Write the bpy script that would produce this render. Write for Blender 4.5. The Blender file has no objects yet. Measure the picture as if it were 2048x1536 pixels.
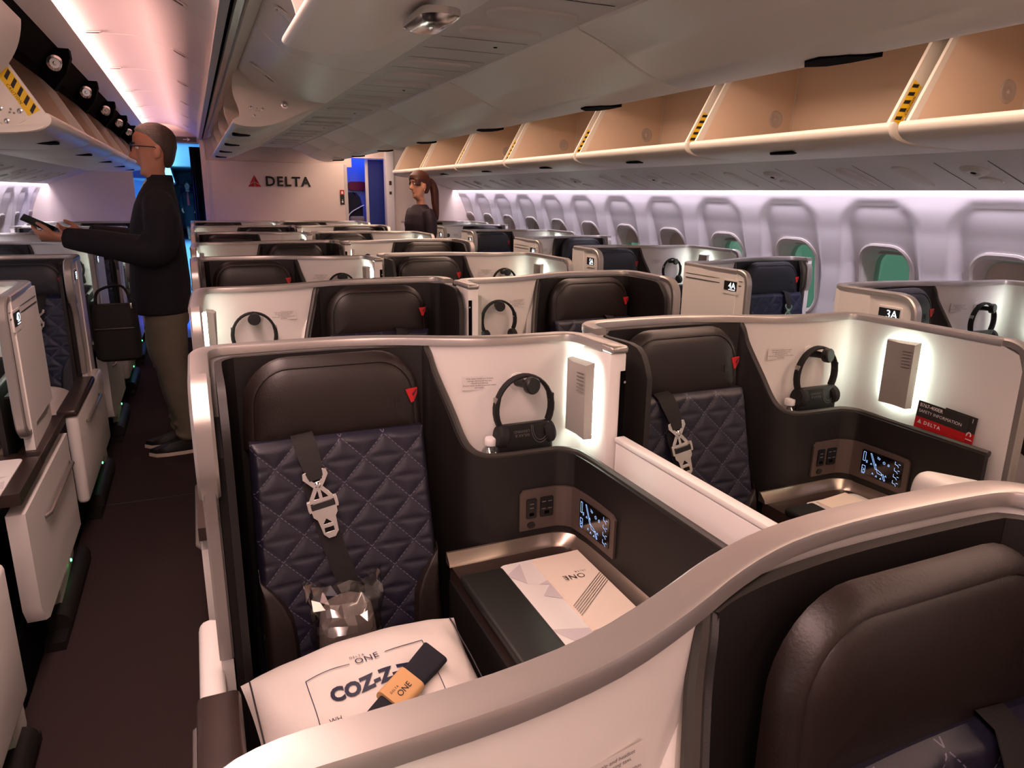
import bpy, bmesh, math, random
from mathutils import Vector, Matrix
random.seed(7)
SC = bpy.context.scene
COL = SC.collection
PI = math.pi
ZAX = Vector((0, 0, 1)); XAX = Vector((1, 0, 0)); YAX = Vector((0, 1, 0))

# ------------------------------------------------------------------ materials
def lin(c):
    return tuple((x / 12.92 if x <= .04045 else ((x + .055) / 1.055) ** 2.4) for x in c)

def mat(name, rgb, rough=.5, metal=0., bump=0., bscale=200., vary=0., vscale=8., spec=.5, coat=0., emit=None, estr=0., alpha=None, trans=0.):
    m = bpy.data.materials.new(name); m.use_nodes = True
    nt = m.node_tree; b = nt.nodes['Principled BSDF']
    c = lin(rgb) + (1,)
    b.inputs['Base Color'].default_value = c
    b.inputs['Roughness'].default_value = rough
    b.inputs['Metallic'].default_value = metal
    b.inputs['Specular IOR Level'].default_value = spec
    b.inputs['Coat Weight'].default_value = coat
    if trans: b.inputs['Transmission Weight'].default_value = trans
    if alpha is not None: b.inputs['Alpha'].default_value = alpha
    if emit:
        b.inputs['Emission Color'].default_value = lin(emit) + (1,)
        b.inputs['Emission Strength'].default_value = estr
    tc = None
    if bump or vary:
        tc = nt.nodes.new('ShaderNodeTexCoord')
    if vary:
        n = nt.nodes.new('ShaderNodeTexNoise'); n.inputs['Scale'].default_value = vscale; n.inputs['Detail'].default_value = 4
        nt.links.new(tc.outputs['Object'], n.inputs['Vector'])
        r = nt.nodes.new('ShaderNodeMapRange'); r.inputs['To Min'].default_value = 1 - vary; r.inputs['To Max'].default_value = 1 + vary
        nt.links.new(n.outputs['Fac'], r.inputs['Value'])
        mx = nt.nodes.new('ShaderNodeVectorMath'); mx.operation = 'SCALE'; mx.inputs[0].default_value = c[:3]
        nt.links.new(r.outputs['Result'], mx.inputs['Scale'])
        nt.links.new(mx.outputs['Vector'], b.inputs['Base Color'])
    if bump:
        n = nt.nodes.new('ShaderNodeTexNoise'); n.inputs['Scale'].default_value = bscale; n.inputs['Detail'].default_value = 3
        nt.links.new(tc.outputs['Object'], n.inputs['Vector'])
        bp = nt.nodes.new('ShaderNodeBump'); bp.inputs['Strength'].default_value = bump; bp.inputs['Distance'].default_value = .002
        nt.links.new(n.outputs['Fac'], bp.inputs['Height'])
        nt.links.new(bp.outputs['Normal'], b.inputs['Normal'])
    return m

M = {}
M['white'] = mat('shell_white_paint', (.90, .885, .865), .42, vary=.02, vscale=3)
M['rail'] = mat('satin_silver_paint', (.70, .68, .66), .33, metal=.7)
M['liner'] = mat('dark_brown_liner', (.068, .048, .042), .55, bump=.15, bscale=500)
M['leather'] = mat('brown_leather', (.122, .088, .079), .42, bump=.15, bscale=260, vary=.08, vscale=30)
M['navyleather'] = mat('navy_leather_headrest', (.10, .105, .14), .45, bump=.15, bscale=260)
M['char'] = mat('charcoal_trim', (.25, .235, .22), .4, metal=.3)
M['plate'] = mat('bronze_plate', (.36, .31, .285), .45, metal=.3)
M['black'] = mat('black_plastic', (.055, .05, .05), .45)
M['softblack'] = mat('black_foam', (.06, .056, .056), .8, bump=.3, bscale=300)
M['chrome'] = mat('polished_metal', (.88, .87, .86), .16, metal=1.)
M['bronze'] = mat('warm_polished_trim', (.74, .68, .62), .28, metal=.9)
M['silver'] = mat('brushed_aluminium', (.66, .64, .62), .34, metal=.85)
M['lampbody'] = mat('lamp_grey_plastic', (.70, .68, .655), .38, metal=.25)
M['led'] = mat('led_strip', (1, 1, 1), .5, emit=(.93, 1., .93), estr=60.)
M['wood'] = mat('dark_wood_laminate', (.20, .155, .14), .3, vary=.12, vscale=20)
M['lid'] = mat('green_black_lid', (.10, .105, .095), .5)
M['carpet'] = mat('brown_carpet', (.235, .19, .19), .95, bump=.8, bscale=900, vary=.25, vscale=260, spec=.1)
M['sidewall'] = mat('sidewall_panel', (.86, .845, .86), .5)
M['bin'] = mat('bin_shell_plastic', (.89, .865, .82), .4)
M['binin'] = mat('bin_lining_beige', (.87, .775, .68), .6, vary=.04, vscale=4)
M['ceil'] = mat('ceiling_panel', (.90, .86, .84), .55)
M['psu'] = mat('service_panel_plastic', (.80, .785, .76), .5)
M['bulk'] = mat('bulkhead_laminate', (.86, .80, .765), .45)
M['gap'] = mat('dark_gap', (.03, .027, .027), .9, spec=.05)
M['yellow'] = mat('caution_yellow', (.93, .76, .10), .5)
M['red'] = mat('logo_red', (.74, .11, .12), .5)
M['darkred'] = mat('logo_dark_red', (.60, .04, .09), .45)
M['ink'] = mat('dark_ink', (.10, .09, .10), .6)
M['navyink'] = mat('navy_ink', (.06, .08, .20), .6)
M['paper'] = mat('cream_card', (.93, .87, .80), .7)
M['label'] = mat('label_film', (.87, .85, .83), .35)
M['greytext'] = mat('grey_ink', (.42, .40, .39), .6)
M['glow'] = mat('display_glow', (.9, .95, 1.), .5, emit=(.92, .97, 1.), estr=2.2)
M['blueglow'] = mat('touch_icon_glow', (.6, .75, 1.), .5, emit=(.62, .78, 1.), estr=1.0)
M['green'] = mat('green_indicator', (.2, 1., .4), .5, emit=(.25, 1., .45), estr=14.)
M['screen'] = mat('glossy_black_glass', (.03, .03, .035), .12)
M['whiteink'] = mat('white_ink', (.92, .91, .90), .6)
M['strap'] = mat('black_webbing', (.085, .07, .065), .75, bump=.5, bscale=700)
M['pillow'] = mat('pillow_cotton', (.84, .81, .78), .85, bump=.35, bscale=45)
M['navyfab'] = mat('navy_fabric', (.075, .075, .12), .85, bump=.5, bscale=500)
M['tan'] = mat('kraft_band', (.80, .62, .42), .7)
M['greyfab'] = mat('grey_fleece', (.48, .445, .43), .9, bump=.5, bscale=120)
M['shade'] = mat('window_shade', (.74, .69, .65), .6)
M['frame'] = mat('window_frame_plastic', (.80, .775, .76), .45)
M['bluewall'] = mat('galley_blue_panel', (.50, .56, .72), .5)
M['tealfilm'] = mat('clear_film', (1, 1, 1), .08, trans=1.)
M['curtain'] = mat('black_curtain', (.05, .05, .06), .8, bump=.4, bscale=60)

def glassy(name, rgb, rough=.03, fac=.85):
    m = bpy.data.materials.new(name); m.use_nodes = True
    nt = m.node_tree; nt.nodes.clear()
    o = nt.nodes.new('ShaderNodeOutputMaterial'); mx = nt.nodes.new('ShaderNodeMixShader')
    t = nt.nodes.new('ShaderNodeBsdfTransparent'); t.inputs['Color'].default_value = lin(rgb) + (1,)
    g = nt.nodes.new('ShaderNodeBsdfGlossy'); g.inputs['Roughness'].default_value = rough
    mx.inputs[0].default_value = 1 - fac
    nt.links.new(t.outputs[0], mx.inputs[1]); nt.links.new(g.outputs[0], mx.inputs[2]); nt.links.new(mx.outputs[0], o.inputs[0])
    return m
M['pane'] = glassy('window_pane', (.86, .95, .91), .02, .9)
M['film'] = glassy('crinkled_clear_film', (.93, .92, .91), .12, .80)
M['pet'] = glassy('clear_bottle_plastic', (.90, .92, .93), .06, .70)

def quilt_mat(name='navy_quilted_leather', base=(.105, .10, .16)):
    m = mat(name, base, .42, bump=.15, bscale=300)
    nt = m.node_tree; b = nt.nodes['Principled BSDF']
    tc = nt.nodes.new('ShaderNodeTexCoord'); sx = nt.nodes.new('ShaderNodeSeparateXYZ')
    nt.links.new(tc.outputs['Object'], sx.inputs[0])
    def math_(op, a, bb=None):
        n = nt.nodes.new('ShaderNodeMath'); n.operation = op
        for i, v in enumerate((a, bb)):
            if v is None: continue
            if isinstance(v, (int, float)): n.inputs[i].default_value = v
            else: nt.links.new(v, n.inputs[i])
        return n.outputs[0]
    x, z = sx.outputs['X'], sx.outputs['Z']
    xs = math_('MULTIPLY', x, 1 / QX); zs = math_('MULTIPLY', z, 1 / QZ)
    half = math_('MULTIPLY', zs, .5)
    fams = []
    for k, e in enumerate((math_('ADD', xs, half), math_('SUBTRACT', xs, half))):
        fr = math_('FRACT', math_('ADD', e, 100.5)); d = math_('ABSOLUTE', math_('SUBTRACT', fr, .5))
        line = math_('LESS_THAN', d, .011)
        dash = math_('LESS_THAN', math_('FRACT', math_('MULTIPLY', zs, 7.)), .62)
        fams.append(math_('MULTIPLY', line, dash))
    tot = math_('MAXIMUM', fams[0], fams[1])
    mx = nt.nodes.new('ShaderNodeMix'); mx.data_type = 'RGBA'
    mx.inputs['A'].default_value = lin(base) + (1,); mx.inputs['B'].default_value = lin((.38, .36, .44)) + (1,)
    nt.links.new(tot, mx.inputs['Factor']); nt.links.new(mx.outputs['Result'], b.inputs['Base Color'])
    return m
QX, QZ = .093, .0475
M['quilt'] = quilt_mat()
M['quiltblue'] = quilt_mat('blue_quilted_leather', (.08, .10, .21))

# ------------------------------------------------------------------ mesh building
class MB:
    def __init__(s): s.v = []; s.f = []; s.mi = []; s.raw = set()
    def add(s, vs, fs, mi=0, raw=False):
        b = len(s.v); s.v.extend(Vector(p) for p in vs)
        for f in fs:
            if raw: s.raw.add(len(s.f))
            s.f.append([b + i for i in f]); s.mi.append(mi)
        if raw: s.rawv = getattr(s, 'rawv', set()); s.rawv.update(range(b, len(s.v)))
        return s
    def mesh(s, name, mats, mir=None, ang=38):
        me = bpy.data.meshes.new(name)
        rv = getattr(s, 'rawv', set())
        if mir is not None:
            vs = [p if i in rv else Vector((mir - p.x, p.y, p.z)) for i, p in enumerate(s.v)]
            fs = [f if k in s.raw else f[::-1] for k, f in enumerate(s.f)]
        else: vs, fs = s.v, s.f
        me.from_pydata([tuple(p) for p in vs], [], fs)
        for m in mats: me.materials.append(m)
        me.polygons.foreach_set('material_index', s.mi)
        me.validate()
        me.polygons.foreach_set('use_smooth', [True] * len(me.polygons))
        me.set_sharp_from_angle(angle=math.radians(ang))
        me.update()
        return me
    # ---- shapes
    def box(s, lo, hi, mi=0, r=0., seg=2):
        lo, hi = Vector(lo), Vector(hi)
        bm = bmesh.new(); bmesh.ops.create_cube(bm, size=1.)
        for v in bm.verts:
            v.co = Vector(((lo[i] + hi[i]) / 2 + v.co[i] * (hi[i] - lo[i]) for i in range(3)))
        if r > 0: bmesh.ops.bevel(bm, geom=bm.edges[:], offset=r, segments=seg, affect='EDGES', profile=.5)
        return s.bm(bm, mi)
    def bm(s, bm, mi=0):
        bm.verts.index_update()
        s.add([v.co.copy() for v in bm.verts], [[v.index for v in f.verts] for f in bm.faces], mi); bm.free(); return s
    def sweep(s, path, A, prof, mi=0, caps=True, closed=False):
        path = [Vector(p) for p in path]; A = Vector(A); n = len(path); rings = []
        for i, p in enumerate(path):
            if closed: t0, t1 = (p - path[i - 1]).normalized(), (path[(i + 1) % n] - p).normalized()
            else:
                t0 = (p - path[i - 1]).normalized() if i else (path[1] - p).normalized()
                t1 = (path[i + 1] - p).normalized() if i < n - 1 else t0
            t = (t0 + t1); t = t.normalized() if t.length > 1e-6 else t1
            B = t.cross(A); B.normalize()
            c = max(.6, t.dot(t1)); up = A
            rings.append([p + up * q + B * (a / c) for a, q in prof])
        m = len(prof); vs = [v for r in rings for v in r]; fs = []
        for i in range(n if closed else n - 1):
            j = (i + 1) % n
            for k in range(m):
                l = (k + 1) % m
                fs.append([i * m + k, i * m + l, j * m + l, j * m + k])
        if caps and not closed:
            fs.append(list(range(m))[::-1]); fs.append([(n - 1) * m + k for k in range(m)])
        return s.add(vs, fs, mi)
    def tube(s, path, r, mi=0, n=8, caps=True, closed=False, flat=1.):
        path = [Vector(p) for p in path]; N = len(path); rings = []; prev = None
        rs = r if isinstance(r, (list, tuple)) else [r] * N
        for i, p in enumerate(path):
            a = path[i - 1] if (i or closed) else p; b = path[(i + 1) % N] if (i < N - 1 or closed) else p
            t = (b - a).normalized()
            if prev is None:
                u = t.orthogonal().normalized()
                if abs(t.z) < .95: u = t.cross(ZAX).normalized()
            else: u = (prev - t * prev.dot(t)).normalized()
            prev = u; w = t.cross(u)
            rings.append([p + u * (rs[i] * math.cos(2 * PI * k / n)) + w * (rs[i] * flat * math.sin(2 * PI * k / n)) for k in range(n)])
        vs = [v for q in rings for v in q]; fs = []
        for i in range(N if closed else N - 1):
            j = (i + 1) % N
            for k in range(n):
                l = (k + 1) % n
                fs.append([i * n + k, i * n + l, j * n + l, j * n + k])
        if caps and not closed:
            fs.append(list(range(n))[::-1]); fs.append([(N - 1) * n + k for k in range(n)])
        return s.add(vs, fs, mi)
    def loft(s, rings, mi=0, caps=True, closed=True):
        m = len(rings[0]); vs = [Vector(v) for r in rings for v in r]; fs = []
        for i in range(len(rings) - 1):
            for k in range(m if closed else m - 1):
                l = (k + 1) % m
                fs.append([i * m + k, i * m + l, (i + 1) * m + l, (i + 1) * m + k])
        if caps:
            fs.append(list(range(m))[::-1]); fs.append([(len(rings) - 1) * m + k for k in range(m)])
        return s.add(vs, fs, mi)
    def lathe(s, prof, c, axis, mi=0, n=20):
        c = Vector(c); ax = Vector(axis).normalized(); u = ax.orthogonal().normalized(); w = ax.cross(u)
        rings = [[c + ax * h + u * (r * math.cos(2 * PI * k / n)) + w * (r * math.sin(2 * PI * k / n)) for k in range(n)] for r, h in prof]
        return s.loft(rings, mi)
    def prism(s, poly, fn, d, mi=0):
        """poly: 2D points; fn(a,b,t)->3D with t in [0,d]"""
        n = len(poly)
        vs = [fn(a, b, 0) for a, b in poly] + [fn(a, b, d) for a, b in poly]
        fs = [list(range(n))[::-1], [n + i for i in range(n)]] + [[i, (i + 1) % n, n + (i + 1) % n, n + i] for i in range(n)]
        return s.add(vs, fs, mi)
    def grid(s, rows, mi=0, flip=False):
        m = len(rows[0]); vs = [v for r in rows for v in r]; fs = []
        for i in range(len(rows) - 1):
            for k in range(m - 1):
                f = [i * m + k, i * m + k + 1, (i + 1) * m + k + 1, (i + 1) * m + k]
                fs.append(f[::-1] if flip else f)
        return s.add(vs, fs, mi)
    def strip(s, tops, zb, th, mi=0, off=0.):
        """vertical wall under a 3D top curve; offset toward the inner side by off, thickness th"""
        tops = [Vector(p) for p in tops]; n = len(tops); R = []
        for i, p in enumerate(tops):
            a = tops[max(0, i - 1)]; b = tops[min(n - 1, i + 1)]
            t = Vector((b.x - a.x, b.y - a.y, 0))
            t.normalize(); nn = Vector((t.y, -t.x, 0))
            q0 = p + nn * off; q1 = p + nn * (off + th)
            z0 = zb(i) if callable(zb) else zb
            R.append([Vector((q0.x, q0.y, z0)), q0, q1, Vector((q1.x, q1.y, z0))])
        return s.loft(R, mi)
    def poly(s, pts, mi=0, raw=False):
        return s.add(pts, [list(range(len(pts)))], mi, raw)

def smooth(pts, k=6):
    pts = [Vector(p) for p in pts]; out = []
    for i in range(len(pts) - 1):
        p0 = pts[max(0, i - 1)]; p1 = pts[i]; p2 = pts[i + 1]; p3 = pts[min(len(pts) - 1, i + 2)]
        for j in range(k):
            t = j / k
            out.append(.5 * ((2 * p1) + (p2 - p0) * t + (2 * p0 - 5 * p1 + 4 * p2 - p3) * t * t + (3 * p1 - p0 - 3 * p2 + p3) * t ** 3))
    out.append(pts[-1]); return out

def rrect(w, h, r, n=5):
    """rounded rectangle outline centred on 0, counter-clockwise; r may be (bl, br, tr, tl)"""
    rs = r if isinstance(r, tuple) else (r,) * 4
    out = []
    for (cx, cy, a0, rr) in ((-w / 2, -h / 2, PI, rs[0]), (w / 2, -h / 2, 1.5 * PI, rs[1]), (w / 2, h / 2, 0, rs[2]), (-w / 2, h / 2, .5 * PI, rs[3])):
        ox = cx + (rr if cx < 0 else -rr); oy = cy + (rr if cy < 0 else -rr)
        for k in range(n + 1):
            a = a0 + k / n * PI / 2
            out.append((ox + rr * math.cos(a), oy + rr * math.sin(a)))
    return out

def tint(m):
    return M[m] if isinstance(m, str) else m

def link(o, parent=None):
    COL.objects.link(o)
    if parent is not None: o.parent = parent
    return o

def part(name, mb, mats, parent=None, mir=None, ang=38, label=None):
    """one mesh object"""
    if not isinstance(mats, (list, tuple)): mats = [mats]
    me = mb if isinstance(mb, bpy.types.Mesh) else mb.mesh(name, [tint(m) for m in mats], mir, ang)
    o = link(bpy.data.objects.new(name, me), parent)
    if label: o['label'] = label
    return o

def thing(name, label, cat, loc=(0, 0, 0), group=None, rz=0.):
    o = link(bpy.data.objects.new(name, None)); o.empty_display_size = .1
    o.location = loc; o.rotation_euler = (0, 0, rz)
    o['label'] = label; o['category'] = cat
    if group: o['group'] = group
    return o

def tag(o, label, cat, group=None):
    o['label'] = label; o['category'] = cat
    if group: o['group'] = group
    return o

def struct(name, mb, mats, parent=None, ang=38):
    o = part(name, mb, mats, parent, ang=ang)
    if parent is None: o['kind'] = 'structure'
    return o

def copy_tree(o, parent=None):
    c = o.copy(); COL.objects.link(c); c.parent = parent
    for ch in [x for x in o.children]: copy_tree(ch, c)
    return c

_tc = {}
def text_geo(body, size, extrude=0., align='CENTER', shear=0., spacing=1., bold=0.):
    """vertices and faces of a word lying in the XY plane"""
    key = (body, size, extrude, align, shear, spacing, bold)
    if key in _tc: return _tc[key]
    cu = bpy.data.curves.new('lettering', 'FONT'); cu.body = body; cu.size = size; cu.extrude = extrude
    cu.align_x = align; cu.align_y = 'CENTER'; cu.shear = shear; cu.space_character = spacing; cu.resolution_u = 3; cu.offset = bold
    o = bpy.data.objects.new('lettering', cu); COL.objects.link(o)
    bpy.context.view_layer.update()
    me = bpy.data.meshes.new_from_object(o.evaluated_get(bpy.context.evaluated_depsgraph_get()))
    vs = [v.co.copy() for v in me.vertices]; fs = [list(p.vertices) for p in me.polygons]
    bpy.data.objects.remove(o); bpy.data.curves.remove(cu); bpy.data.meshes.remove(me)
    _tc[key] = (vs, fs)
    return vs, fs

def put_text(mb, body, size, origin, ex, ey, mi=0, raw=True, **kw):
    vs, fs = text_geo(body, size, **kw)
    ex, ey, o = Vector(ex), Vector(ey), Vector(origin); ez = ex.cross(ey)
    mb.add([o + ex * v.x + ey * v.y + ez * v.z for v in vs], fs, mi, raw)

def put_logo(mb, size, origin, ex, ey, mi=(0, 1), raw=True):
    """two-tone folded triangle emblem"""
    ex, ey, o = Vector(ex), Vector(ey), Vector(origin)
    f = lambda pts: [o + ex * (a * size) + ey * (b * size) for a, b in pts]
    mb.poly(f([(0, 1), (-.40, .24), (-.02, .42)]), mi[0], raw)
    mb.poly(f([(0, 1), (.02, .42), (.40, .24)]), mi[1], raw)
    mb.poly(f([(-.43, .17), (-.55, 0), (-.03, 0), (-.03, .36)]), mi[1], raw)
    mb.poly(f([(.43, .17), (.03, .36), (.03, 0), (.55, 0)]), mi[0], raw)

def flat2d(outlines, depth, bevel=0.):
    """filled plate with holes from 2D outlines (first is the rim)"""
    cu = bpy.data.curves.new('plate', 'CURVE'); cu.dimensions = '2D'; cu.fill_mode = 'BOTH'; cu.extrude = depth / 2; cu.bevel_depth = bevel
    for pts in outlines:
        sp = cu.splines.new('POLY'); sp.points.add(len(pts) - 1); sp.use_cyclic_u = True
        for i, (a, b) in enumerate(pts): sp.points[i].co = (a, b, 0, 1)
    o = bpy.data.objects.new('plate', cu); COL.objects.link(o); bpy.context.view_layer.update()
    me = bpy.data.meshes.new_from_object(o.evaluated_get(bpy.context.evaluated_depsgraph_get()))
    vs = [v.co.copy() for v in me.vertices]; fs = [list(p.vertices) for p in me.polygons]
    bpy.data.objects.remove(o); bpy.data.curves.remove(cu); bpy.data.meshes.remove(me)
    return vs, fs

def place2d(mb, geo, origin, ex, ey, mi=0, raw=False):
    vs, fs = geo; ex, ey, o = Vector(ex), Vector(ey), Vector(origin); ez = ex.cross(ey)
    mb.add([o + ex * v.x + ey * v.y + ez * v.z for v in vs], fs, mi, raw)

def ell_ring(c, ax, ay, rx, ry, n=16, p=2., ph=0.):
    c = Vector(c); ax, ay = Vector(ax), Vector(ay); out = []
    for k in range(n):
        a = 2 * PI * k / n + ph; ca, sa = math.cos(a), math.sin(a)
        q = (abs(ca) ** p + abs(sa) ** p) ** (-1 / p)
        out.append(c + ax * (rx * q * ca) + ay * (ry * q * sa))
    return out

def voxel_union(mb, name, voxel=.012, smooth_it=4):
    """one continuous closed surface around overlapping volumes"""
    me = mb.mesh('tmp', [M['black']])
    o = bpy.data.objects.new('tmp', me); COL.objects.link(o)
    r = o.modifiers.new('r', 'REMESH'); r.mode = 'VOXEL'; r.voxel_size = voxel
    sm = o.modifiers.new('s', 'SMOOTH'); sm.iterations = smooth_it; sm.factor = .5
    bpy.context.view_layer.update()
    out = bpy.data.meshes.new_from_object(o.evaluated_get(bpy.context.evaluated_depsgraph_get()))
    bpy.data.objects.remove(o); bpy.data.meshes.remove(me)
    out.name = name; out.materials.clear()
    out.polygons.foreach_set('use_smooth', [True] * len(out.polygons))
    return out
# ------------------------------------------------------------------ the seat suites
# local frame of a suite: x = u (0 at the seat side), y = -d (d grows towards the suite's front), z up
W = .885
RAILZ = 1.134
RP = [(-.018, -.009), (-.018, .005), (-.014, .0085), (.013, .009), (.0175, .0072), (.019, .003), (.019, -.009)]
FP = [(-.009, -.018), (.005, -.018), (.009, -.013), (.009, .013), (.005, .018), (-.009, .018)]
FPN = [(-.009, -.013), (.005, -.013), (.009, -.009), (.009, .009), (.005, .013), (-.009, .013)]
def V(u, d, z): return Vector((u, -d, z))
BACK = [(.012, .10), (.013, .06), (.022, .03), (.045, .008), (.09, 0), (.18, -.004), (.27, -.004), (.36, .006), (.44, .03), (.52, .065), (.60, .094),
        (.68, .108), (.76, .112), (.805, .114), (.832, .125), (.847, .15), (.852, .19)]
EDGE = [(.487, .06, 1.124), (.494, .07, 1.104), (.505, .082, 1.06), (.53, .12, .98), (.545, .148, .925), (.558, .168, .898), (.580, .182, .884), (.62, .188, .878), (.74, .188, .876), (.775, .193, .876), (.803, .212, .874), (.816, .25, .872), (.823, .40, .869)]

def e_curve(dend):
    return smooth([V(*p) for p in EDGE + [(.826, dend, .868)]], 5)

def shell_parts(root, mir, seat_side, cons_side, tz=.645):
    mw = W if mir else None
    P = lambda name, mb, mats, par=root, **k: part(name, mb, mats, par, mir=mw, **k)
    cend = .29 if cons_side == 'mid' else .60
    sx = 0. if cons_side == 'mid' else .012         # outer side walls stand a little further out
    def st(u): t = max(0, min(1, (u - .62) / .22)); return u + sx * t * t * (3 - 2 * t)
    plan = [(st(u), d) for u, d in (list(BACK) + ([(.856, .26)] if cons_side == 'mid' else [(.857, .30), (.861, .45), (.863, .545)]))]
    fo = .245 if seat_side == 'window' else 0.          # the window side needs only a short fin
    if seat_side != 'mid': plan = [(.012, .27 - fo), (.012, .18)] + plan if not fo else [(.012, .115)] + plan
    # rail along the top
    mb = MB(); path = smooth([V(u, d, RAILZ) for u, d in plan], 3); mb.sweep(path, ZAX, RP)
    if cons_side == 'mid':
        mb.box(V(W - .048, .303, 1.1245), V(W - .002, .135, 1.1425), r=.007, seg=3)
    P('top_rail', mb, 'rail')
    # back wall of the suite
    wp = smooth([V(u, d, 1.126) for u, d in plan if d < .2 or u > .5], 3)
    mb = MB(); mb.strip(wp, .06, .028, off=-.016)
    if seat_side != 'mid':
        out = [(.02, 1.126)] + [(a - fo, b) for a, b in [(.28, 1.126), (.33, 1.116), (.357, 1.08), (.36, .99), (.335, .945), (.308, .90), (.306, .25)]] + [(.02, .25)]
        mb.prism(out, lambda a, b, t: V(t + .001, a, b), .022)
    if cons_side == 'mid':
        mb.box(V(W - .046, .298, .40), V(W - .004, .16, 1.126), r=.006)
        mb.box(V(W - .019, .3005, .62), V(W - .0065, .296, 1.085), 1)
        for z in (.70, .86, 1.06): mb.lathe([(.003, 0), (.003, .003)], V(W - .0095, .3, z), (0, -1, 0), 2, 8)
    else:
        out = [(.15, 1.126), (.55, 1.126), (.588, 1.112), (.602, 1.075), (.604, .76), (.59, .725), (.555, .71), (.15, .71)]
        mb.prism(out, lambda a, b, t: V(t + .860, a, b), .027)
        mb.box(V(.8865, .575, 1.070), V(.8885, .17, 1.074), 3); mb.box(V(.8865, .58, 1.092), V(.8885, .17, 1.094), 3)
    P('shell_panel', mb, ['white', 'gap', 'chrome', 'char'])
    # front trims
    mb = MB()
    if seat_side != 'mid':
        pth = smooth([V(.012, d, z) for d, z in [(a - fo, b) for a, b in [(.25 + fo * .4, RAILZ), (.295 + fo * .2, RAILZ), (.336, 1.123), (.361, 1.092), (.366, 1.05), (.366, .995), (.356, .97), (.338, .945)]]], 4)
        mb.sweep(pth, XAX, FP)
        P('edge_trim', mb, 'rail'); mb = MB()
        pth = smooth([V(.012, d, z) for d, z in [(a - fo, b) for a, b in [(.352, .965), (.333, .93), (.318, .895), (.312, .85), (.312, .60)]]], 4)
        mb.sweep(pth, XAX, FPN); P('lower_trim', mb, 'rail'); mb = MB()
    if cons_side != 'mid':
        pth = smooth([V(.875, d, z) for d, z in [(.53, RAILZ), (.565, RAILZ), (.594, 1.121), (.609, 1.088), (.611, 1.03), (.611, .78), (.604, .735), (.58, .712), (.54, .706), (.25, .706)]], 4)
        mb.sweep(pth, XAX, [(p, q * .8) for p, q in FP])
    if mb.v: P('end_trim', mb, 'rail')
    # dark surround of the seat running on into the side ledge
    dend = 1.0 if cons_side == 'mid' else .585
    if seat_side == 'mid': lead = [(.024, .30, 1.06), (.024, .25, 1.123), (.024, .10, 1.123)]
    else: lead = [(.040, .30, .88), (.040, .335, .95), (.040, .347, 1.02), (.040, .335, 1.075), (.040, .30, 1.104), (.040, .25, 1.123), (.040, .10, 1.123)]
    if seat_side != 'mid': lead = [(.040, .352, 1.0), (.040, .345, 1.06), (.040, .315, 1.098), (.040, .27, 1.123), (.040, .10, 1.123)]
    if fo: lead = [(.040, .105, 1.0), (.040, .10, 1.06), (.040, .085, 1.10), (.041, .075, 1.123)]
    top = smooth([V(*p) for p in lead + [(.046, .06, 1.123), (.066, .036, 1.123), (.10, .027, 1.123), (.27, .024, 1.123), (.38, .032, 1.123), (.45, .045, 1.123), (.487, .06, 1.124)]], 4)
    e = e_curve(dend)
    mb = MB(); mb.strip(top[:-1] + e, .33, .014, off=0.)
    if seat_side != 'mid': mb.box(V(.026, .31 - fo * .9, .33), V(.040, .05, 1.0))
    P('seat_surround', mb, 'liner')
    mb = MB(); wg = [p for p in e if .491 < p.x < .585]; mb.strip([p + Vector((0, 0, -.010)) for p in wg], .80, .005, off=-.006)
    fold = []
    wf = [p for p in wg if p.x < .556]
    for a_, b_, c_ in zip(wf, wf[1:], wf[2:]):
        t = Vector((c_.x - a_.x, c_.y - a_.y, 0)).normalized(); n = Vector((t.y, -t.x, 0)); fold.append(b_ - n * .019 + Vector((0, 0, -.055)))
    fold = [fold[0] + Vector((0, 0, .035))] + fold + [fold[-1] + Vector((0, 0, -.07))]
    mb.tube(smooth(fold, 2), .013, 0, 8)
    P('wing_facing', mb, 'white')
    mb = MB(); mb.tube([p + Vector((0, 0, .001)) for p in e], .0085, 0, 8)
    P('ledge_edge', mb, 'char')
    # niche shelf and slot floor
    mb = MB()
    a = [V(.55, .11, .80), V(.575, .160, .80), V(.62, .176, .80), V(.74, .178, .80), V(.79, .182, .80), V(.822, .20, .80), V(.834, .17, .80), V(.80, .132, .80), V(.68, .124, .80), V(.60, .112, .80)]
    mb.loft([[p - Vector((0, 0, .012)) for p in a], a])
    mb.box(V(.832, dend - .035, .822), V(.849 + sx, .23, .829), 1)
    P('niche_shelf', mb, ['white', 'liner'])
    # control plate hugging the inner corner of the ledge
    def on_edge(u=None, d=None, z=0, out=.0215):
        for a_, b_ in zip(e, e[1:]):
            if (u is not None and a_.x <= u <= b_.x) or (d is not None and -b_.y >= d >= -a_.y and a_.x > .8):
                f = (u - a_.x) / (b_.x - a_.x) if u is not None else (d + a_.y) / (a_.y - b_.y)
                p = a_.lerp(b_, f); t = Vector((b_.x - a_.x, b_.y - a_.y, 0)).normalized(); n = Vector((t.y, -t.x, 0))
                q = p + n * out; q.z = z
                return q, t, n
        raise ValueError((u, d))
    es = [on_edge(u=.668, out=0)[0]] + [p for p in e if p.x > .672 and p.y > -.40] + [on_edge(d=.405, out=0)[0]]
    mb = MB(); n_ = len(es)
    tp = [Vector((p.x, p.y, .792 - (.010 if k in (0, n_ - 1) else 0))) for k, p in enumerate(es)]
    tp = [tp[0], tp[0].lerp(Vector((tp[1].x, tp[1].y, .792)), .35) + Vector((0, 0, .0065))] + tp[1:-1] + [tp[-2].lerp(tp[-1], .8) + Vector((0, 0, .006)), tp[-1]]
    mb.strip(tp, tz + .045, .006, off=.0145)
    cp = P('control_plate', mb, 'plate')
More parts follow.
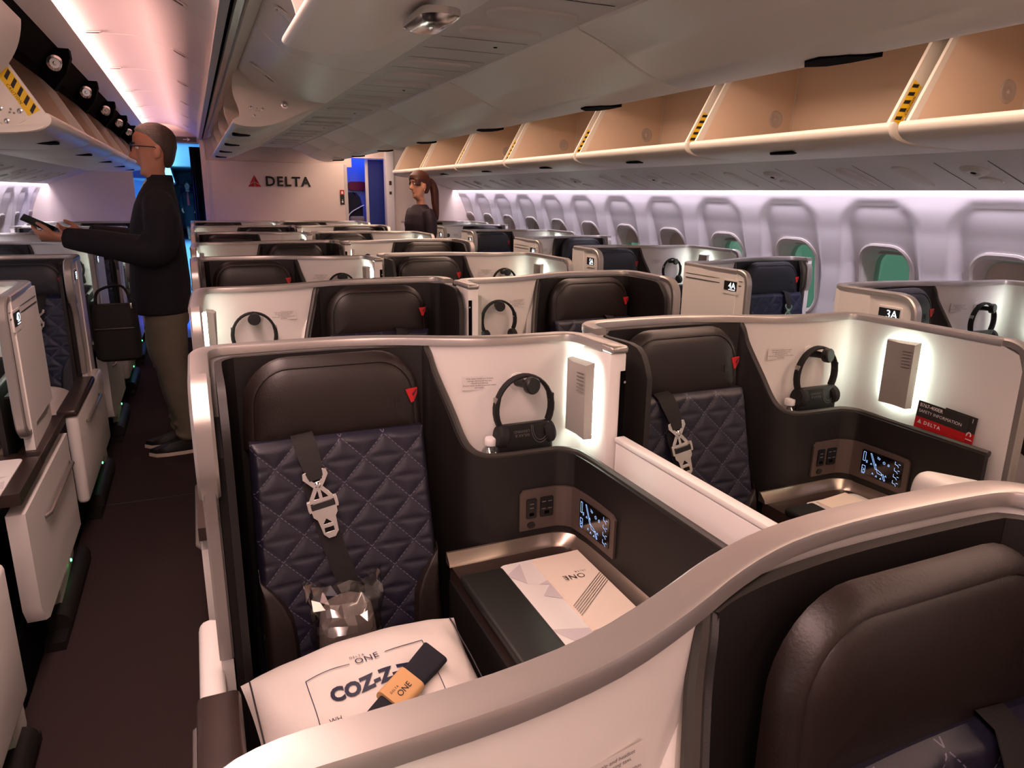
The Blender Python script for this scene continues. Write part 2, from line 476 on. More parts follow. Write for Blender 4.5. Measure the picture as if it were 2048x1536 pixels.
    for k, (uu, ww, nm) in enumerate(((.697, .026, 'usb_outlet'), (.737, .034, 'power_outlet'))):
        q, t, n = on_edge(u=uu, z=.745)
        mb = MB()
        mb.prism(rrect(ww, .05, .003, 2), lambda a, b, s: q + t * a + ZAX * b + n * (.002 - s), .006, 0)
        for dz in (.012, .002) if k == 0 else (.014, -.004):
            for dx in ((0,) if k == 0 else (-.008, .008)):
                mb.prism(rrect(.010, .0022, .0004, 1), lambda a, b, s: q + t * (a + dx) + ZAX * (b + dz) + n * (.0026 - s), .002, 1)
        mb.prism(rrect(.012, .008, .001, 1), lambda a, b, s: q + t * a + ZAX * (b - .014) + n * (.0026 - s), .002, 2)
        if k == 0: mb.prism(rrect(.020, .014, .0069, 4), lambda a, b, s: q + t * a + ZAX * (b - .042) + n * (.002 - s), .004, 0)
        P(nm, mb, ['black', 'greytext', 'gap'], cp)
    q, t, n = on_edge(d=.325, z=.742, out=.021)
    mb = MB(); mb.prism(rrect(.125, .072, .004, 3), lambda a, b, s: q + t * a + ZAX * b + n * (.002 - s), .006, 0)
    def ln(x0, y0, x1, y1, w=.0012):
        dx, dy = x1 - x0, y1 - y0; L = math.hypot(dx, dy); ox, oy = -dy / L * w / 2, dx / L * w / 2
        mb.poly([q + t * a + ZAX * b + n * .0026 for a, b in ((x0 - ox, y0 - oy), (x1 - ox, y1 - oy), (x1 + ox, y1 + oy), (x0 + ox, y0 + oy))][::-1], 1)
    def pl(pts, closed=False):
        for a, b in zip(pts, pts[1:] + ([pts[0]] if closed else [])): ln(*a, *b)
    # seat-control symbols: side icons, a seat outline, a reclining seat, arrows, four posture icons
    pl([(-.057, .004), (-.050, .004), (-.050, .030), (-.057, .030)], True); ln(-.046, .008, -.046, .000); ln(-.043, .008, -.043, .000)
    pl([(-.057, -.030), (-.047, -.030), (-.047, -.010), (-.057, -.010)], True); pl([(-.055, -.026), (-.049, -.022), (-.055, -.018)]); ln(-.057, -.033, -.047, -.033)
    pl([(-.036, .031), (-.032, .031), (-.012, -.008), (-.016, -.010)], True)
    pl([(-.012, -.008), (.004, -.014), (.006, -.020), (-.008, -.018)], True)
    pl([(.006, -.018), (.010, -.016), (.018, -.032), (.014, -.033)], True)
    for cx, cy in ((-.030, .002), (-.016, .004), (-.022, -.024), (-.010, -.028), (.004, -.030), (.018, -.018)):
        pl([(cx - .0025, cy - .003), (cx, cy + .002), (cx + .0025, cy - .003)])
    for k in range(8): ln(.008 + .002 * math.cos(k * PI / 4), .017 + .002 * math.sin(k * PI / 4), .008 + .0045 * math.cos(k * PI / 4), .017 + .0045 * math.sin(k * PI / 4), .001)
    pl([(.020, .012), (.024, .012), (.024, .017), (.020, .017)], True)
    for cy in (.026, .008, -.010, -.028):
        pl([(.040, cy + .007), (.040, cy - .001), (.048, cy - .002), (.051, cy - .007)]); ln(.050, cy + .002, .056, cy + .002)
    ln(-.014, .028, -.004, .024); ln(-.014, .024, -.006, .021)
    P('touch_screen', mb, ['screen', 'blueglow'], cp)
    # side table
    mb = MB()
    tend = 1.0 if cons_side == 'mid' else .95
    ov = .03 if cons_side == 'aisle' else -.06 if cons_side == 'window' else -.06
    tb = [V(.492, .215, tz), V(.492, tend, tz), V(W + ov, tend - .02, tz), V(W + ov, .57 if cons_side != 'mid' else .57, tz), V(.812, .56, tz), V(.812, .25, tz), V(.79, .215, tz)]
    mb.loft([[p - Vector((0, 0, .035)) for p in tb], tb])
    if cons_side == 'aisle': mb.box(V(.842, .62, tz - .035), V(W + .03, .14, tz), r=.004)
    P('side_table', mb, 'wood')
    mb = MB(); mb.box(V(.488, tend - .04, .08), V(.503, .22, tz - .035)); mb.box(V(.488, tend - .06, .08), V(W - .06, tend - .04, tz - .035))
    P('console_front', mb, 'liner')
    mb = MB(); tr = smooth([V(.487, .212, tz), V(.56, .212, tz), (V(.72, .208, tz)), V(.768, .215, tz), V(.794, .236, tz), V(.802, .275, tz), V(.806, .42, tz), V(.808, min(dend, .9) - .02, tz)], 5)
    mb.sweep(tr, ZAX, [(.018, 0), (.014, .009), (-.004, .026), (-.010, .026), (-.010, 0)])
    P('table_trim', mb, 'bronze')
    mb = MB(); mb.box(V(.484, .80, tz), V(.585, .30, tz + .022), r=.009, seg=3)
    P('armrest_lid', mb, 'lid')
    # reading lamp on the side wall with a light strip behind it
    d0 = .145 if cons_side == 'mid' else .25
    d1 = d0 + (.105 if cons_side == 'mid' else .10); uw = .838 if cons_side == 'mid' else .858
    z0, z1 = .915, 1.09
    mb = MB()
    sec = [(d0, uw - .010), (d0 + .012, uw - .030), (d0 + .055, uw - .038), (d1 - .004, uw - .030), (d1, uw - .010)]
    rows = []
    for z, k in ((z0, 0), (z1, 1)):
        rows.append([V(u if i in (0, 4) else u + (.012 if (k == 0 and i == 2) else 0), d, z + (.006 if (i == 4 and k) else 0)) for i, (d, u) in enumerate(sec)])
    mb.loft(rows, 0)
    f0, f1 = Vector((d0 + .055, uw - .038)), Vector((d1 - .004, uw - .030)); fn_ = Vector((-.008, -(d1 - .059 - d0))).normalized() if False else Vector((.008, -(d1 - d0 - .059))).normalized()
    for k in range(6):
        a_, b_ = f0.lerp(f1, .32), f0.lerp(f1, .88); zz = z1 - .022 - .0085 * k
        mb.add([V(q.y + fn_.y * .0008, q.x + fn_.x * .0008, zz + dz) for q, dz in ((a_, 0), (b_, 0), (b_, .0022), (a_, .0022))], [[0, 1, 2, 3]], 1)
    lamp = P('reading_lamp', mb, ['lampbody', 'silver'])
    mb = MB(); i = .007
    loop = [(d0 + i, z0 + i), (d1 - i, z0 + i), (d1 - i, z1 - i), (d0 + i, z1 - i)]
    for k in range(4):
        (a, b), (c, d_) = loop[k], loop[(k + 1) % 4]
        mb.add([V(uw - .002, a, b), V(uw - .002, c, d_), V(uw - .010, c, d_), V(uw - .010, a, b)], [[0, 1, 2, 3]])
    P('light_strip', mb, 'led', lamp)
    # headset hook
    hk = V(.695, .120, 1.035)
    mb = MB(); mb.lathe([(.021, 0), (.021, .003), (.017, .005), (0, .005)], hk, (0, -1, 0), 0, 24)
    mb.lathe([(.0125, .004), (.0095, .03), (.009, .054), (0, .054)], hk, (.10, -1, 0), 1, 16)
    mb.lathe([(0, 0), (.0185, 0), (.020, .003), (.020, .016), (.0175, .019), (0, .019)], hk + Vector((.008, -.051, .002)), (.22, -1, .06), 1, 24)
    P('headset_hook', mb, ['white', 'black'])
    # instruction label on the back wall
    mb = MB(); cx = W - .605 if mir else .605
    d_ = .094 + .0128
    tx = Vector((-.985, .17, 0)) if mir else Vector((.985, -.17, 0))
    ex = Vector((.985, .17, 0)) if mir else Vector((.985, -.17, 0)); o = Vector((cx, -d_, 1.035)); nz = ex.cross(ZAX)
    mb.add([o + ex * a + ZAX * b + nz * .0012 for a, b in ((-.042, -.0165), (.042, -.0165), (.042, .0165), (-.042, .0165))], [[0, 1, 2, 3]], 0, True)
    for k, tline in enumerate(('Only water bottle and headset', 'storage allowed during taxi,', 'takeoff and landing.', 'Ensure water bottle is secured within', 'the holder.')):
        put_text(mb, tline, .0052, o + ZAX * (.011 - .0055 * k) + nz * .002, ex, ZAX, 1)
    P('instruction_label', mb, ['label', 'greytext'])
    # aisle side furniture
    mb = MB(); mb.box(V(.03, .98, .02), V(W - .03, .05, .20)); mb.box(V(.06, .28, .2), V(.45, .10, .32))
    pl_ = P('plinth', mb, 'gap')
    if seat_side == 'aisle':
        mb = MB(); mb.box(V(-.040, 1.0, .20), V(.006, .12, .58), r=.02, seg=3)
        ar = P('aisle_armrest', mb, 'white')
        mb = MB(); mb.box(V(-.043, 1.01, .578), V(.03, .42, .61), r=.012, seg=3); P('armrest_pad', mb, 'wood', ar)
        mb = MB(); mb.tube([V(-.041, .36, .50), V(-.052, .37, .50), V(-.052, .80, .50), V(-.041, .81, .50)], .006); P('handle', mb, 'silver', ar)
    if cons_side == 'aisle':
        mb = MB(); out = [(.14, .57), (.90, .57), (.90, .27), (.87, .215), (.82, .195), (.14, .195)]
        mb.prism(out, lambda a, b, t: V(W - .02 + t, a, b), .048)
        dr = P('console_drawer', mb, 'white')
        mb = MB(); mb.tube([V(W + .027, .18, .47), V(W + .042, .20, .47), V(W + .042, .66, .47), V(W + .027, .68, .465)], .007); P('handle', mb, 'silver', dr)
    if 'aisle' in (seat_side, cons_side):
        s = -1 if seat_side == 'aisle' else 1; u0 = 0 if s < 0 else W
        mb = MB(); mb.tube([V(u0 + s * .0, .10, .05), V(u0 + s * .0, .62, .05)], .04, n=12); mb.box(V(u0 - .03, .70, .0), V(u0 + .03, .05, .03))
        P('bumper_tube', mb, 'liner', pl_)
        mb = MB(); mb.lathe([(.006, 0), (.005, .004), (0, .005)], V(u0 + s * .012, .34, .145), (s, 0, 0), 0, 8); P('indicator_light', mb, 'green', pl_)

_protos = {}
def suite(x0, y0, mir, seat_side, cons_side, label, sign=None, group=None):
    key = (mir, seat_side, cons_side)
    if key not in _protos:
        r = thing('seat_suite', label, 'airplane suite'); shell_parts(r, mir, seat_side, cons_side); _protos[key] = r; o = r
    else:
        src = _protos[key]; o = src.copy(); COL.objects.link(o)
        for ch in src.children:
            if ch.name.startswith('seat_number'): continue
            copy_tree(ch, o)
    o.location = (x0, y0, 0); o['label'] = label
    if group: o['group'] = group
    if sign:
        mb = MB()
        if seat_side == 'aisle':
            u, dd, sgn = (0, .268, -1)
        else: u, dd, sgn = (W + .0035, .51, 1)
        x = (W - u) if mir else u; sg = -sgn if mir else sgn
        ex = Vector((0, sg, 0)); c = Vector((x + sg * .0015, -dd, 1.060 if seat_side == 'aisle' else 1.062))
        nz = Vector((sg, 0, 0))
        mb.prism(rrect(.098, .066, .004, 2), lambda a, b, t: c + ex * a + ZAX * b + nz * (.002 - t), .006, 0)
        mb.prism(rrect(.085, .042, .001, 1), lambda a, b, t: c + ex * a + ZAX * (b + .005) + nz * (.0035 - t), .003, 1)
        put_text(mb, sign, .040, c + ZAX * .005 + ex * .012 + nz * .0042, ex, ZAX, 2)
        mb.add([c + ex * a + ZAX * (b + .005) + nz * .0042 for a, b in ((-.010, -.0185), (.034, -.0185), (.034, -.016), (-.010, -.016))], [[0, 1, 2, 3]], 2)
        part('seat_number_sign', mb, ['white', 'black', 'glow'], o)
    return o

# ------------------------------------------------------------------ the seats
def quilt_h(x, z):
    a = x / QX + z / QZ * .5; b = x / QX - z / QZ * .5; c = z / QZ
    dist = lambda t: abs((t + 100.5) % 1 - .5)      # 0 at the seam
    dc = abs((c + 100) % 1); dc = min(dc, 1 - dc)
    da = abs(((a + 100.5) % 1) - .5); db = abs(((b + 100.5) % 1) - .5)
    f = 1
    for dd, s in ((da * QX * .46, 1), (db * QX * .46, 1), (dc * QZ, .9)):
        f = min(f, 1 - math.exp(-(dd / .0065)) * s)
    return .0042 * f

def make_seat(mir, colour='brown'):
    lea = 'leather' if colour == 'brown' else 'navyleather'
    r = thing('airline_seat', 'x', 'airplane seat')
    ms = 0. if mir else None
    # headrest: rounded pad with a piped seam
    def d_at(z): return .135 + (1.13 - z) * .05
    mb = MB(); rings = []
    for k, (ins, dd) in enumerate(((0, .066), (0, .074), (.004, .084), (.010, .091), (.0165, .0955), (.0195, .096), (.0212, .0942), (.023, .096), (.034, .1010), (.060, .105), (.085, .107))):
        w, h = .389 - 2 * ins, .200 - 2 * ins
        rr = max(.008, .095 - ins); rb = max(.004, .016 - ins * .5)
        o = rrect(w, h, (rb, rb, min(rr, h * .49), min(rr, h * .49)), 8)
        rings.append([V(a * (1 - .06 * (b + .1) / .2), dd + (.012 - (b + .1) * .05), 1.022 + b) for a, b in o])
    mb.loft(rings, 0)
    hr = part('headrest', mb, lea, r)
    mb2 = MB()
    o = V(.165, .1090, 1.024)
    tri = [(-.0135, .013), (.0135, .015), (.013, .002), (.005, -.016), (-.001, -.019)]
    vs = [o + Vector((a, 0, b)) for a, b in tri]
    mb2.loft([[v + Vector((0, .004, 0)) for v in vs], vs], 0)
    mb2.poly([o + Vector((a, -.0008, b)) for a, b in ((.0035, .003), (.013, .013), (.0125, .002), (.005, -.014))], 1)
    mb2.poly([o + Vector((a, -.0012, b)) for a, b in ((.001, .001), (.010, .0125), (.0122, .0125), (.003, -.003))], 2)
    part('logo_tag', mb2, ['red', 'darkred', 'ink'], hr)
    mb = MB(); put_text(mb, 'ONE', .030, V(.105, .1135, 1.009), (1, 0, 0), (0, .05, 1), 0, extrude=.0012, spacing=1.1)
    put_text(mb, 'DELTA', .010, V(.080, .1125, 1.029), (1, 0, 0), (0, .05, 1), 0, extrude=.001, spacing=1.3)
    part('embossed_lettering', mb, lea, hr)
    # quilted backrest
    zt, zb = .955, .47
    NX, NZ = 86, 104
    def bd(z): return .130 + (zt - z) * .24
    rows = []
    for j in range(NZ + 1):
        f = j / NZ; z = zt + (zb - zt) * f; hw = .184 + .008 * min(1, f * 1.2); row = []
        for i in range(NX + 1):
            g = i / NX * 2 - 1; x = g * hw
            edge = min(1 - abs(g), f * 2.6 if f < .4 else 1); rnd = 1 - min(1, edge / .07)
            dd = bd(z) + quilt_h(x, z) * (1 - rnd) - .016 * rnd ** 2 + .010 * (g * g)
            row.append(V(x, dd, z))
        rows.append(row)
    mb = MB(); mb.grid(rows, 0, flip=True)
    fr = [rows[0][i] for i in range(NX + 1)] + [rows[j][NX] for j in range(1, NZ + 1)] + [rows[NZ][i] for i in range(NX - 1, -1, -1)] + [rows[j][0] for j in range(NZ - 1, 0, -1)]
    bk = [Vector((p.x, -.080, p.z)) for p in fr]
    mb.loft([fr, bk], 0, caps=False); mb.poly(bk[::-1])
    part('backrest', mb, 'quilt' if colour == 'brown' else 'quiltblue', r, ang=60)
    # leather bolsters low on both sides
    for s in (-1, 1):
        XI = [(.475, .122), (.55, .122), (.60, .128), (.635, .145), (.665, .168), (.690, .196)]
        def xi(z):
            for (a, xa), (b, xb) in zip(XI, XI[1:]):
                if z <= b: return xa + (xb - xa) * (z - a) / (b - a)
            return .198
        rows = []
        for jz in range(29):
            z = .475 + (.70 - .475) * jz / 28; x0_, x1_ = min(xi(z), .189), .1905; row = []; ev = min(1, (28 - jz) / 5)
            for it in range(15):
                t = it / 14; w_ = min(1, t / .18) * (1 - max(0, (t - .7) / .3) ** 2); seam = .0018 * math.exp(-((t - .10) / .025) ** 2)
                row.append(V(s * (x0_ + (x1_ - x0_) * t), bd(z) + .002 + (.020 * math.sin(min(1, w_) * PI / 2) - seam) * (.3 + .7 * ev), z))
            rows.append(row)
        mb = MB(); mb.grid(rows, 0, flip=s > 0); mb.grid([[Vector((p.x, p.y + .02, p.z)) for p in q] for q in rows], 0, flip=s < 0)
        for c_ in (0, 14): mb.grid([[q[c_], Vector((q[c_].x, q[c_].y + .02, q[c_].z))] for q in rows])
        part('bolster', mb, lea, r)
    # seat cushion
    mb = MB(); rings = []
    for ins, z in ((0, .345), (0, .37), (.006, .395), (.02, .408), (.06, .415), (.12, .418)):
        rings.append([V(a, .46 + b, z) for a, b in rrect(.385 - 2 * ins, .50 - 2 * ins, max(.01, .05 - ins * .4), 5)])
    mb.loft([q[::-1] for q in rings], 0)
    part('seat_cushion', mb, lea, r)
    # shoulder belt
    mb = MB()
    def bx(x, z, up=.012): return V(x, bd(z) + up, z)
    def ribbon(pts, w):
        L = []
        for i, p in enumerate(pts):
            t = (pts[min(i + 1, len(pts) - 1)] - pts[max(0, i - 1)]).normalized(); n_ = Vector((0, -1, 0)); s_ = t.cross(n_).normalized()
            hw = w / 2 if not isinstance(w, list) else w[i] / 2
            L.append([p - s_ * hw, p + s_ * hw, p + s_ * hw - n_ * .002, p - s_ * hw - n_ * .002])
        mb.loft(L, 0)
    ribbon([bx(-.079, .964, -.012), bx(-.078, .956, .008), bx(-.073, .935, .018), bx(-.067, .905, .027), bx(-.063, .880, .030)], [.046, .046, .047, .040, .026])
    ribbon(smooth([bx(-.066, .87, .012), bx(-.052, .80, .013), bx(-.035, .73, .014), bx(-.015, .66, .014), bx(.015, .58, .015), bx(.04, .50, .016)], 4), .044)
    belt = part('shoulder_belt', mb, 'strap', r, mir=ms)
    mb = MB()
    ex = Vector((.985, 0, .17)); ey = Vector((-.17, .235, .96)); o = bx(-.060, .868, .026)
    def pt(g, dx, dy, dz=0): place2d(mb, g, o + ex * dx + ey * dy + ex.cross(ey) * dz, ex, ey)
    yoke = flat2d([[(-.024, .030), (-.026, .018), (-.014, .002), (-.006, -.008), (.006, -.008), (.014, .002), (.026, .018), (.024, .030), (.017, .031), (.016, .018), (.006, .007), (-.006, .007), (-.016, .018), (-.017, .031)]], .003, .0006)
    pt(yoke, 0, 0)
    mb.lathe([(.0065, -.001), (.0065, .004), (.004, .005), (0, .005)], o, ex.cross(ey), 0, 14)
    brace = flat2d([[(-.008, -.002), (-.026, -.030), (-.026, -.036), (.026, -.036), (.026, -.030), (.008, -.002)], [(-.003, -.010), (-.016, -.029), (-.003, -.029)], [(.003, -.010), (.003, -.029), (.016, -.029)]], .003, .0005)
    pt(brace, 0, 0, -.002)
    for sx in (-.028, .028): mb.bm(_boxbm(o, ex, ey, (sx, -.040, .001), (.007, .026, .010)), 0)
    tongue = flat2d([[(-.026, -.050), (.026, -.050), (.025, -.064), (.019, -.072), (.017, -.104), (.008, -.114), (-.006, -.114), (-.014, -.104), (-.018, -.072), (-.025, -.064)], [(-.011, -.084), (.010, -.084), (-.001, -.072)][::-1], [(-.011, -.102), (-.010, -.091), (.010, -.091), (.010, -.102)]], .003, .0006)
    pt(tongue, 0, 0, .001)
    part('buckle', mb, 'chrome', belt, mir=ms)
    mb = MB(); mb.bm(_boxbm(o, ex, ey, (0, -.043, .002), (.050, .013, .008)), 0); part('buckle_grip', mb, 'black', belt, mir=ms)
    return r

def _boxbm(o, ex, ey, c, sz):
    bm = bmesh.new(); bmesh.ops.create_cube(bm, size=1.); ez = ex.cross(ey)
    bmesh.ops.bevel(bm, geom=bm.edges[:], offset=.12, segments=2, affect='EDGES')
    for v in bm.verts:
        a = v.co; v.co = o + ex * (c[0] + a.x * sz[0]) + ey * (c[1] + a.y * sz[1]) + ez * (c[2] + a.z * sz[2])
    return bm

_seats = {}
def seat(x0, y0, mir, colour, label, group=None):
    k = (mir, colour)
    if k not in _seats: o = _seats[k] = make_seat(mir, colour)
    else: o = copy_tree(_seats[k])
    o.location = (x0 + ((W - .250) if mir else .276), y0, 0); o['label'] = label
    if group: o['group'] = group
    return o

# ------------------------------------------------------------------ headset on its hook, in the suite's frame about the hook
def make_headset(mir, pouch):
    r = thing('headset', 'x', 'headset')
    ms = 0. if mir else None
    mb = MB(); N = 22; pts = []
    for k in range(N + 1):
        a = math.radians(-28 + (236) * k / N); pts.append(Vector((.071 * math.cos(a), -.026, -.077 + .078 * math.sin(a))))
    rows = [ell_ring(p, ((p - Vector((0, -.026, -.075))).normalized()), (0, 1, 0), .0045 if 4 < i < N - 4 else .0065, .011, 10, 3) for i, p in enumerate(pts)]
    mb.loft(rows, 0); part('headband', mb, 'softblack', r, mir=ms)
    for s in (-1, 1):
        mb = MB(); mb.box((s * .069 - .006, -.034, -.066), (s * .069 + .006, -.018, -.046), 0, r=.002); part('size_slider', mb, 'silver' if s < 0 else 'black', r, mir=ms)
        mb = MB(); mb.lathe([(0, -.014), (.023, -.014), (.028, -.008), (.028, .006), (.023, .012), (0, .014)], Vector((s * .060, -.033, -.138)), (s, 0, .15), 0, 18)
        part('ear_cup', mb, 'softblack', r, mir=ms)
    if pouch:
        mb = MB(); rows = []
        for z, hw, dp, yc in ((-.110, .058, .006, -.037), (-.114, .064, .010, -.037), (-.140, .070, .012, -.037), (-.190, .070, .012, -.037), (-.205, .064, .009, -.037)):
            rows.append([Vector((a, yc + b, z)) for a, b in rrect(2 * hw, 2 * dp, dp * .95, 4)])
        mb.loft(rows, 0)
        ex, ey = Vector((-1, 0, 0)), Vector((0, 0, -1))
        o = Vector((0, -.050, -.013))
        put_text(mb, 'RELAX &', .0095, o + Vector((.005, 0, -.123)), ex, ey, 1, align='LEFT', raw=True)
        put_text(mb, 'UNWIND', .0095, o + Vector((.005, 0, -.113)), ex, ey, 1, align='LEFT', raw=True)
        for rr in (.046, .039):
            arc = [o + Vector((.034 + rr * math.cos(t) * .55, .0, -.100 - rr * math.sin(t - PI) * 1.0)) for t in [PI + k * PI / 16 for k in range(15)]]
            mb.tube(arc, .0006, 1, 4)
        part('headset_pouch', mb, ['black', 'greytext'], r)
    return r
# ------------------------------------------------------------------ the cabin
CX = .86                 # cabin axis
YB, YE = -2.4, 9.0       # rear end behind the camera, bulkhead ahead
mirx = lambda x: 2 * CX - x

mb = MB(); mb.box((-1.75, YB, -.05), (3.47, YE - .04, 0)); struct('floor', mb, 'carpet')
mb = MB(); mb.box((-.53, 3.62, .0), (-.02, 3.628, .0025)); struct('trim_1', mb, 'char')

# sidewalls: a sculpted panel with an arched scoop round every window
WP = .615; W0 = 2.035
def wall_x(z):
    pts = [(-.05, 3.12), (.3, 3.18), (.6, 3.225), (.9, 3.245), (1.1, 3.24), (1.3, 3.20), (1.45, 3.15), (1.52, 3.115), (1.62, 3.05)]
    for (a, xa), (b, xb) in zip(pts, pts[1:]):
        if z <= b: return xa + (xb - xa) * (z - a) / (b - a)
    return pts[-1][1]
def sst(a, b, x):
    t = max(0, min(1, (x - a) / (b - a))); return t * t * (3 - 2 * t)
def sdepth(z): return .011 + .068 * min(1, max(0, (1.44 - z) / .40)) ** 1.7
def scoop(y, z):
    k = round((y - W0) / WP); dy = abs(y - (W0 + WP * k))
    # arch outline
    top = 1.45; hw = .225
    if z > 1.27: hw_ = .225 * max(0, 1 - ((z - 1.27) / (top - 1.27)) ** 2.6) ** (1 / 2.6) if z < top else 0
    else: hw_ = hw + (1.27 - z) * .03
    inside = sst(-.002, .022, hw_ - dy) * sst(top, top - .022, z)
    depth = sdepth(z)
    seam = 0
    ks = (y - (W0 + WP * 1.5)) / (WP * 2); ds = abs(ks - round(ks)) * WP * 2
    if ds < .006: seam = .004
    return inside * depth * (1 if z > .3 else sst(.1, .3, z)) + seam
WZ0, WZ1, WHW = .81, 1.205, .134
def win_out(n=7, g=0.): return rrect(2 * WHW + 2 * g, WZ1 - WZ0 + 2 * g, .085 + g, n)
wz = (WZ0 + WZ1) / 2
def in_win(y, z):
    k = round((y - W0) / WP); dy = abs(y - (W0 + WP * k)); dz = abs(z - wz)
    a, b = WHW + .012, (WZ1 - WZ0) / 2 + .012; rr = .09
    if dy > a or dz > b: return False
    if dy > a - rr and dz > b - rr: return math.hypot(dy - a + rr, dz - b + rr) < rr
    return True
def wall_panel(right):
    step = WP / 26; ys = [YB + step * i for i in range(int((YE - YB) / step) + 2)]; ys = [min(y, YE) for y in ys]
    zs = [-.05, .1, .3, .5, .62] + [.68 + .022 * i for i in range(39)] + [1.56, 1.62]
    vs = []; fs = []; nz = len(zs)
    for y in ys:
        for z in zs:
            x = wall_x(z) + scoop(y, z); vs.append((x if right else mirx(x), y, z))
    for i in range(len(ys) - 1):
        for k in range(nz - 1):
            yc = (ys[i] + ys[i + 1]) / 2; zc = (zs[k] + zs[k + 1]) / 2
            if in_win(yc, zc) : continue
            f = [i * nz + k, (i + 1) * nz + k, (i + 1) * nz + k + 1, i * nz + k + 1]
            fs.append(f[::-1] if right else f)
    mb = MB(); mb.add(vs, fs); return mb
struct('wall_right', wall_panel(True), 'sidewall', ang=60)
struct('wall_left', wall_panel(False), 'sidewall', ang=60)
# windows: frame, shade, pane
SHADE = {0: 1., 1: .06, 2: .03, 3: .08, 4: 1., 5: .3, 6: 1., 7: .45, 8: .4, 9: 1., 10: .4, 11: 1., -1: 1., -2: 1., -3: 1., -4: 1.}
nw = 0
for right in (True, False):
    for k in range(-2 if right else 4, 12):
        yc = W0 + WP * k
        if yc > YE - .2: continue
        nw += 1
        xs = wall_x(wz) + .079
        fx = (lambda x: x) if right else mirx
        mb = MB(); R = []
        for g, dx, wt in ((.034, .004, 1), (.032, -.008, 1), (.022, -.012, 1), (.010, -.006, 1), (.0, .014, .7), (-.006, .045, .2), (-.012, .05, 0), (-.014, .078, 0)):
            ring = []
            for a, b in win_out(7, g):
                zz = wz + b; ring.append(Vector((fx((wall_x(zz) + sdepth(zz)) * wt + (wall_x(wz) + .079) * (1 - wt) + dx), yc + a, zz)))
            R.append(ring if right else ring[::-1])
        mb.loft(R, 0, caps=False)
        w = struct('window_%d' % nw, mb, 'frame')
        sh = SHADE.get(k, 1.)
        hgt = (WZ1 - WZ0)
        def sheet(zlo, zhi, x, mtl, nm):
            mb = MB(); o = [(a, max(zlo, min(zhi, wz + b))) for a, b in win_out(7, -.010)]
            pts = []
            for q in o:
                if not pts or (abs(q[0] - pts[-1][0]) + abs(q[1] - pts[-1][1])) > 1e-5: pts.append(q)
            mb.prism(pts, lambda a, b, t: Vector((fx(x + t), yc + a, b)), .003)
            return part(nm, mb, mtl, w)
        if sh > 0:
            zl = WZ1 - hgt * sh
            sheet(zl, WZ1 + .02, xs + .026, 'shade', 'window_shade')
            if sh < .99:
                mb = MB(); mb.box((min(fx(xs + .020), fx(xs + .026)), yc - WHW + .02, zl), (max(fx(xs + .020), fx(xs + .026)), yc + WHW - .02, zl + .012), 0, r=.002); part('shade_handle', mb, 'shade', w)
        sheet(WZ0, WZ1, xs + .045, 'pane', 'window_pane')

# overhead service panels along the walls
def psu(right):
    fx = (lambda x: x) if right else mirx
    mb = MB(); sec = [(2.66, 1.640), (2.74, 1.615), (2.90, 1.562), (3.03, 1.518), (3.072, 1.503), (3.078, 1.508), (3.072, 1.518), (2.66, 1.66)]
    mb.loft([[Vector((fx(x), y, z)) for x, z in sec] for y in ((YB, YE) if right else (YE, YB))])
    for j in range(-1, 9):
        y = .95 + 1.1 * j
        for yy, wd in ((y - .20, .004), (y + .02, .004), (y + .42, .004), (y + .62, .003)):
            if not YB < yy < YE - .1: continue
            mb.add([Vector((fx(x), yy + a, z - .0012)) for x, z in ((2.76, 1.6085), (3.05, 1.511)) for a in (0, wd)], [[0, 1, 3, 2]], 1)
        if y + .2 > YE - .2: continue
        nv = Vector((fx(1) - fx(0), 0, 0)) * -.31 + Vector((0, 0, -.95))
        def onp(t, yy): return Vector((fx(2.76 + .29 * t), yy, 1.6085 - .0975 * t))
        for t in (.32,):
            c = onp(t, y - .09); mb.lathe([(.055, -.001), (.045, .010), (.028, .014), (.024, .011), (0, .011)], c, nv, 0, 18)
            mb.lathe([(.011, .0112), (.010, .013), (0, .013)], c, nv, 1, 12)
        c = onp(.72, y - .09); mb.lathe([(.05, -.001), (.046, .006), (.03, .009), (0, .010)], c, nv, 0, 18)
        # raised lens covers
        for tt, yy in ((.5, y + .22), (.5, y + .52)):
            c0 = onp(.10, yy); c1 = onp(.92, yy); dirv = (c1 - c0).normalized(); L = (c1 - c0).length; mid = (c0 + c1) / 2
            rings = [[mid + dirv * (a * s) + YAX * (b * s) + nv * h for a, b in rrect(L, .085, .04, 5)] for s, h in ((1, 0), (.97, .006), (.85, .010))]
            mb.loft(rings if right else [q[::-1] for q in rings], 0)
    return mb
struct('trim_2', psu(True), ['psu', 'gap'])
struct('trim_3', psu(False), ['psu', 'gap'])

